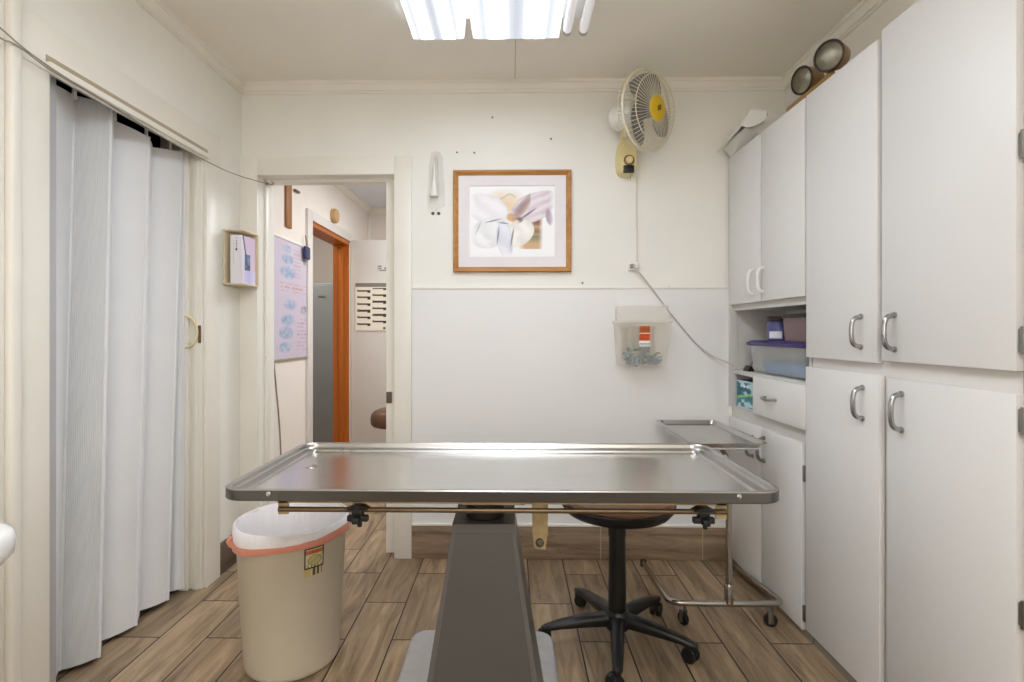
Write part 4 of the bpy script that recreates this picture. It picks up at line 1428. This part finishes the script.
pst = [(pxp, fy_, bz_), (pxp, fy_, 0.50), (pxp, fy_ + .002, 0.60), (pxp - .006, fy_ + 0.01, 0.670), (pxp - .012, fy_ + .06, ZM - 0.036), (pxp - .004, fy_ + 0.42, ZM - 0.034)]
MB().tube(pst[:3], 0.0125, 14).build('post', M['tube'], ms)
MB().tube([Vector(p) for p in pst[2:]], 0.0125, 12, 2).build('tray_arm', M['tube'], ms)
MB().lathe([(0.0135, bz_), (0.0175, bz_ + .004), (0.0175, bz_ + 0.075), (0.015, bz_ + 0.08)], (pxp, fy_, 0), n=20).build('post_collar', M['tube'], ms)
MB().tube([(mx0 + .03, my0 + .04, ZM - 0.030), (mx1 - .03, my0 + .04, ZM - 0.030), (mx1 - .03, my1 - .04, ZM - 0.030), (mx0 + .03, my1 - .04, ZM - 0.030)], 0.006, 8, cyclic=True).build('tray_support', M['chrome'], ms)
for (cx, cy, an) in ((0.686, fy_, 25), (1.032, fy_, 80)):
    cs = MB()
    axl = Vector((math.cos(R(an)), math.sin(R(an)), 0))
    w_ = Vector((cx, cy, 0.0255)) + Vector((-axl.y, axl.x, 0)) * 0.008
    cs.lathe([(0.008, -0.009), (0.022, -0.009), (0.0255, -0.005), (0.0255, 0.005), (0.022, 0.009), (0.008, 0.009)], w_, axl, 24)
    ca = cs.build('caster', M['rubber'], ms)
    f = MB()
    for s_ in (-1, 1):
        f.box(-0.0015, 0.0015, -0.010, 0.010, -0.012, 0.036, 0.001, mtx=Matrix.Translation(w_ + axl * (0.0115 * s_)) @ Matrix.Rotation(R(an), 4, 'Z'))
    f.box(-0.013, 0.013, -0.010, 0.010, 0.033, 0.037, 0.001, mtx=Matrix.Translation(w_) @ Matrix.Rotation(R(an), 4, 'Z'))
    f.cyl((cx, cy, 0.060), (cx, cy, 0.082), 0.006, 12)
    f.build('fork', M['dchrome'], ca)

# ================================================================== WASH BASIN at the left edge
wsn = thing('wash_basin', (XL, 0.75, 0.68), 'white ceramic wash basin edge at the left border of the view', 'sink')
def wl_(ins, z, r=0.07):
    return rrect(XL + 0.001 + min(ins, .02), -0.928 - ins, 0.45 + ins, 1.0 - ins, r, z, 8)
MB().loft([wl_(0.12, 0.68), wl_(0.06, 0.705), wl_(0.016, 0.730), wl_(0.002, 0.752), wl_(0.0, 0.782), wl_(0.004, 0.796), wl_(0.014, 0.803), wl_(0.03, 0.804), wl_(0.05, 0.79), wl_(0.075, 0.73), wl_(0.13, 0.70)]).build('bowl', M['porcelain'], wsn, sharp=60)
b = MB().tube([(XL + .06, .72, .79), (XL + .06, .72, .90), (XL + .09, .72, .93), (XL + .17, .72, .92), (XL + .18, .72, .89)], 0.011, 12, 2)
b.build('faucet', M['chrome'], wsn)
MB().cyl((XL + .15, .72, .665), (XL + .15, .72, .40), 0.02, 16).tube([(XL + .15, .72, .41), (XL + .15, .72, .36), (XL + .08, .72, .35), (XL + .002, .72, .38)], 0.018, 12, 2).build('drain_pipe', M['chrome'], wsn)

# ================================================================== IN THE ROOM BEYOND
def hw(px, py, off=0.0):
    return atX(px, py, HXL + off)
# anatomy chart on the left wall
y0h, y1h = 2.99, hw(308, 240).y
zt0 = hw(272, 234.5).z
zb0 = hw(290, 358.5).z
ch = thing('anatomy_chart', (HXL, (y0h + y1h) / 2, zb0), 'lilac anatomy poster with blue drawings on the wall beyond the doorway', 'poster')
def chart(u, v):
    c = mixc((206, 196, 212), (196, 184, 200), vnoise(u * 3, v * 4))
    # columns of drawings
    for (cx, cy, a_, b_, k) in ((.48, .93, .11, .035, 1), (.50, .84, .15, .045, 1), (.50, .73, .19, .06, 1), (.90, .86, .07, .05, 2), (.88, .42, .10, .045, 2), (.55, .46, .16, .05, 1), (.50, .33, .17, .055, 1), (.46, .22, .17, .06, 1), (.44, .10, .15, .05, 1)):
        e = ((u - cx) / a_) ** 2 + ((v - cy) / b_) ** 2
        if e < 1:
            nz = vnoise(u * 26 + k, v * 40)
            col = mixc((128, 150, 184), (188, 196, 214), nz)
            if k == 2:
                col = mixc((110, 108, 122), (206, 202, 208), nz)
            c = mixc(c, col, 0.9 * (1 - e ** 3))
    if 0.70 < u < .98 and 0.05 < v < 0.36 and int(v * 90) % 3 == 0 and hsh(int(u * 30), int(v * 90)) > .3:
        c = mixc(c, (170, 130, 140), 0.6)
    if 0.30 < u < 0.95 and 0.55 < v < 0.66 and int(v * 100) % 3 == 0 and hsh(int(u * 26), int(v * 100)) > .35:
        c = mixc(c, (190, 140, 130), 0.6)
    if 0.62 < u < 0.80 and .68 < v < .95 and int(v * 90) % 3 == 0:
        c = mixc(c, (180, 150, 150), 0.5)
    return c
X_ = HXL + 0.006
MB().box(HXL, HXL + 0.005, y0h, y1h, zb0, zt0, 0.001).build('backing', M['cardwhite'], ch)
painted('print', 70, 110, quad((X_, y0h, zb0), (X_, y1h, zb0), (X_, y0h, zt0)), chart, M['paint'], ch)
MB().box(HXL, HXL + 0.012, y0h, y1h + .004, zt0 - 0.004, zt0 + 0.012, 0.003).build('hanging_bar', M['whitepl'], ch)
MB().box(HXL, HXL + 0.012, y0h, y1h + .004, zb0 - 0.010, zb0 + 0.004, 0.003).build('hanging_bar', M['wire'], ch)
MB().box(HXL, HXL + 0.010, y1h, y1h + .010, zb0 - 0.010, zt0 + 0.006, 0.002).build('side_bar', M['wire'], ch)
w3 = [hw(274, 362, .004), hw(276, 385, .004), hw(279, 415, .004), hw(281, 450, .004), hw(282, 490, .004), hw(282, 560, .004)]
tag(MB().tube(w3, 0.004, 8, 1).build('hanging_cable', M['wire'], None, w3[0]), 'thin dark cord hanging down the wall below the lilac poster', 'cord')
# plank above the chart
p0, p1 = hw(284.5, 185), hw(290, 229)
pk_ = MB().box(HXL, HXL + 0.014, p0.y, p1.y, hw(288, 228).z, 2.125, 0.003).build('mounted_wood_board', M['oldwood'], None, (HXL, p0.y, 1.83))
tag(pk_, 'short upright brown wood board on the wall above the lilac poster', 'board')
p = hw(294.5, 186.5)
tag(MB().box(HXL, HXL + 0.02, p.y - .02, p.y + .05, 2.098, 2.112, 0.003).build('wall_hook', M['nail'], None, p), 'small dark metal hook on the wall beside the brown board', 'hook')
# round chime
p = hw(332.5, 216)
dd = thing('door_chime', p, 'small round tan sensor above the inner doorway', 'sensor')
MB().lathe([(0.058, 0), (0.058, 0.03), (0.052, 0.040)], p, (1, 0, 0), 32).build('case', M['amber'], dd)
MB().lathe([(0.040, 0.040), (0.036, 0.045), (0.002, 0.046)], p, (1, 0, 0), 24).build('face', M['amber'], dd)
M['tan'] = mat('tan_plastic', (196, 160, 112), 0.5)
dd.children[1].data.materials[0] = M['tan']
bpy.data.objects[dd.children[0].name].data.materials[0] = M['tan']
# blue tag on a string
p = hw(308, 249, .03)
kt = thing('hanging_key_tag', p + Vector((0, 0, .1)), 'dark blue key tag hanging on the casing of the inner doorway', 'tag')
MB().box(p.x - .012, p.x + .008, p.y - .055, p.y + .03, p.z - .075, p.z + .015, 0.01).build('tag_body', M['bluetag'], kt)
MB().tube([p + Vector((-.005, -.01, .015)), p + Vector((-.012, -.02, .09)), p + Vector((-.012, -.005, .095)), p + Vector((-.003, 0, .015))], 0.003, 6, 1).build('string', M['wire'], kt)
for z in (1.40, 1.06):
    pass
# grey cabinet inside the side room
gc0 = atY(316, 283, 4.95)
gx_1 = atY(336, 283, 4.95).x
gcb = thing('grey_cabinet', (-1.95, 5.2, 0), 'grey metal cabinet standing inside the room past the orange doorway', 'cabinet')
MB().box(-2.35, gx_1 + 0.05, 4.95, 5.55, 0.0, gc0.z, 0.01).build('body', M['fridge'], gcb)
MB().box(-2.34, gx_1 + 0.04, 4.93, 4.95, 0.06, gc0.z - 0.02, 0.004).build('door', M['fridge'], gcb)
MB().box(gc0.x + 0.03, gc0.x + 0.10, 4.925, 4.931, gc0.z - 0.14, gc0.z - 0.125).build('name_plate', M['dchrome'], gcb)
# instrument chart on the open white door
c0, c1_ = atY(355.5, 330.5, 4.635), atY(389, 283, 4.635)
tch = thing('instrument_chart', ((c0.x + c1_.x) / 2, 4.64, c0.z), 'white card with rows of dark instrument pictures on the open white door', 'chart')
MB().box(c0.x, c1_.x, 4.634, 4.6395, c0.z, c1_.z, 0.001).build('card', M['cream'], tch)
M['ivcard'] = mat('ivory_card', (232, 224, 208), 0.5)
tch.children[0].data.materials[0] = M['ivcard']
def tools(u, v):
    c = (232, 224, 208)
    if v > 0.915:
        return (128, 122, 114)
    if 0.06 < v < 0.9:
        for col, (ua, ub) in enumerate(((0.05, 0.44), (0.50, 0.92))):
            rows = 6
            t = (v - 0.06 - (0.05 if col else 0.0)) / 0.84 * rows
            if t < 0 or t > rows:
                continue
            fr_ = t - math.floor(t)
            if ua < u < ub:
                if abs(fr_ - 0.55) < 0.13:
                    c = (58, 44, 40)
                if u > ub - 0.09 and 0.25 < fr_ < 0.62:
                    c = (52, 40, 38)
                if u < ua + 0.05 and 0.5 < fr_ < 0.75:
                    c = (120, 96, 84)
    if math.hypot(u - .86, (v - .05) * 1.3) < 0.035:
        c = (60, 50, 46)
    return c
painted('print', 66, 90, quad((c0.x, 4.633, c0.z), (c1_.x, 4.633, c0.z), (c0.x, 4.633, c1_.z)), tools, M['paint'], tch)
s0 = atY(377, 271.5, 4.638)
def note(u, v):
    return (90, 88, 90) if (int(v * 6) % 2 == 1 and .05 < u < .95 and hsh(int(u * 12), int(v * 6)) > .2) else (214, 208, 202)
sg = painted('door_notice', 30, 12, quad((s0.x, 4.6385, s0.z), (s0.x + .13, 4.6385, s0.z), (s0.x, 4.6385, s0.z + .055)), note, M['paint'], None, (s0.x, 4.6385, s0.z))
tag(sg, 'small strip of dark lettering on the open white door above the instrument chart', 'notice')
# stool in the other room
qx = atY(371.5, 420, 4.0).x
st2 = thing('padded_stool', (qx + 0.18, 4.0, 0), 'brown padded round stool in the room beyond the doorway', 'stool')
sxx = qx + 0.18
MB().lathe([(0.14, 0.435), (0.165, 0.442), (0.178, 0.456), (0.182, 0.48), (0.181, 0.51), (0.174, 0.535), (0.155, 0.556), (0.12, 0.570), (0.06, 0.577), (0.01, 0.578)], (sxx, 4.0, 0), n=40).build('seat', M['darkbrown'], st2)
MB().lathe([(0.025, 0.05), (0.025, 0.436)], (sxx, 4.0, 0), n=20).build('column', M['chrome'], st2)
MB().lathe([(0.20, 0), (0.20, 0.012), (0.05, 0.05), (0.03, 0.07)], (sxx, 4.0, 0), n=36).build('base', M['chrome'], st2)

# ================================================================== LIGHT
def area(name, loc, rot, sx, sy, power, col):
    l = bpy.data.lights.new(name, 'AREA')
    l.shape = 'RECTANGLE'
    l.size, l.size_y = sx, sy
    l.energy = power
    l.color = col
    o = bpy.data.objects.new(name, l)
    o.location = loc
    o.rotation_euler = rot
    C.objects.link(o)
    return o
area('rear_overhead_fill', (0.05, -0.75, 2.40), (0, 0, 0), 0.9, 1.4, 14, (0.93, 0.97, 1.0))  # added overhead fill behind the camera, no fixture there
area('rear_panel_fill', (0.1, YF + 0.02, 1.55), (R(90), 0, R(180)), 1.6, 1.2, 64, (0.93, 0.965, 1.0))  # added fill panel before the unseen wall, which has no window
area('hall_fill', (-0.35, 3.9, 2.38), (0, 0, 0), 0.6, 1.0, 13, (0.94, 0.97, 1.0))  # unseen lamp added to brighten the hall
area('side_room_light', (-2.1, 4.3, 2.38), (0, 0, 0), 0.5, 0.5, 4, (1.0, 0.95, 0.86))
w = bpy.data.worlds.new('world')
bpy.context.scene.world = w
w.use_nodes = True
w.node_tree.nodes['Background'].inputs['Color'].default_value = (0.9, 0.93, 1.0, 1)
w.node_tree.nodes['Background'].inputs['Strength'].default_value = 0.3

# ================================================================== CAMERA AND VIEW
cd = bpy.data.cameras.new('camera')
cam = bpy.data.objects.new('camera', cd)
C.objects.link(cam)
cam.location = (0, 0, HC)
cam.rotation_euler = (R(90), 0, -TH)
cd.sensor_width = 36
cd.lens = F / 1024 * 36
cd.shift_x = (512 - CX) / 1024
cd.shift_y = -(341 - CY) / 1024
cd.clip_start = 0.02
bpy.context.scene.camera = cam
vs = bpy.context.scene.view_settings
vs.view_transform = 'Standard'
vs.look = 'None'
vs.gamma = 1
vs.use_curve_mapping = False
vs.exposure = 1.22
sc0 = bpy.context.scene
sc0.cycles.use_denoising = True
sc0.cycles.max_bounces = 12
sc0.cycles.diffuse_bounces = 6
sc0.cycles.transparent_max_bounces = 16
sc0.cycles.sample_clamp_indirect = 8
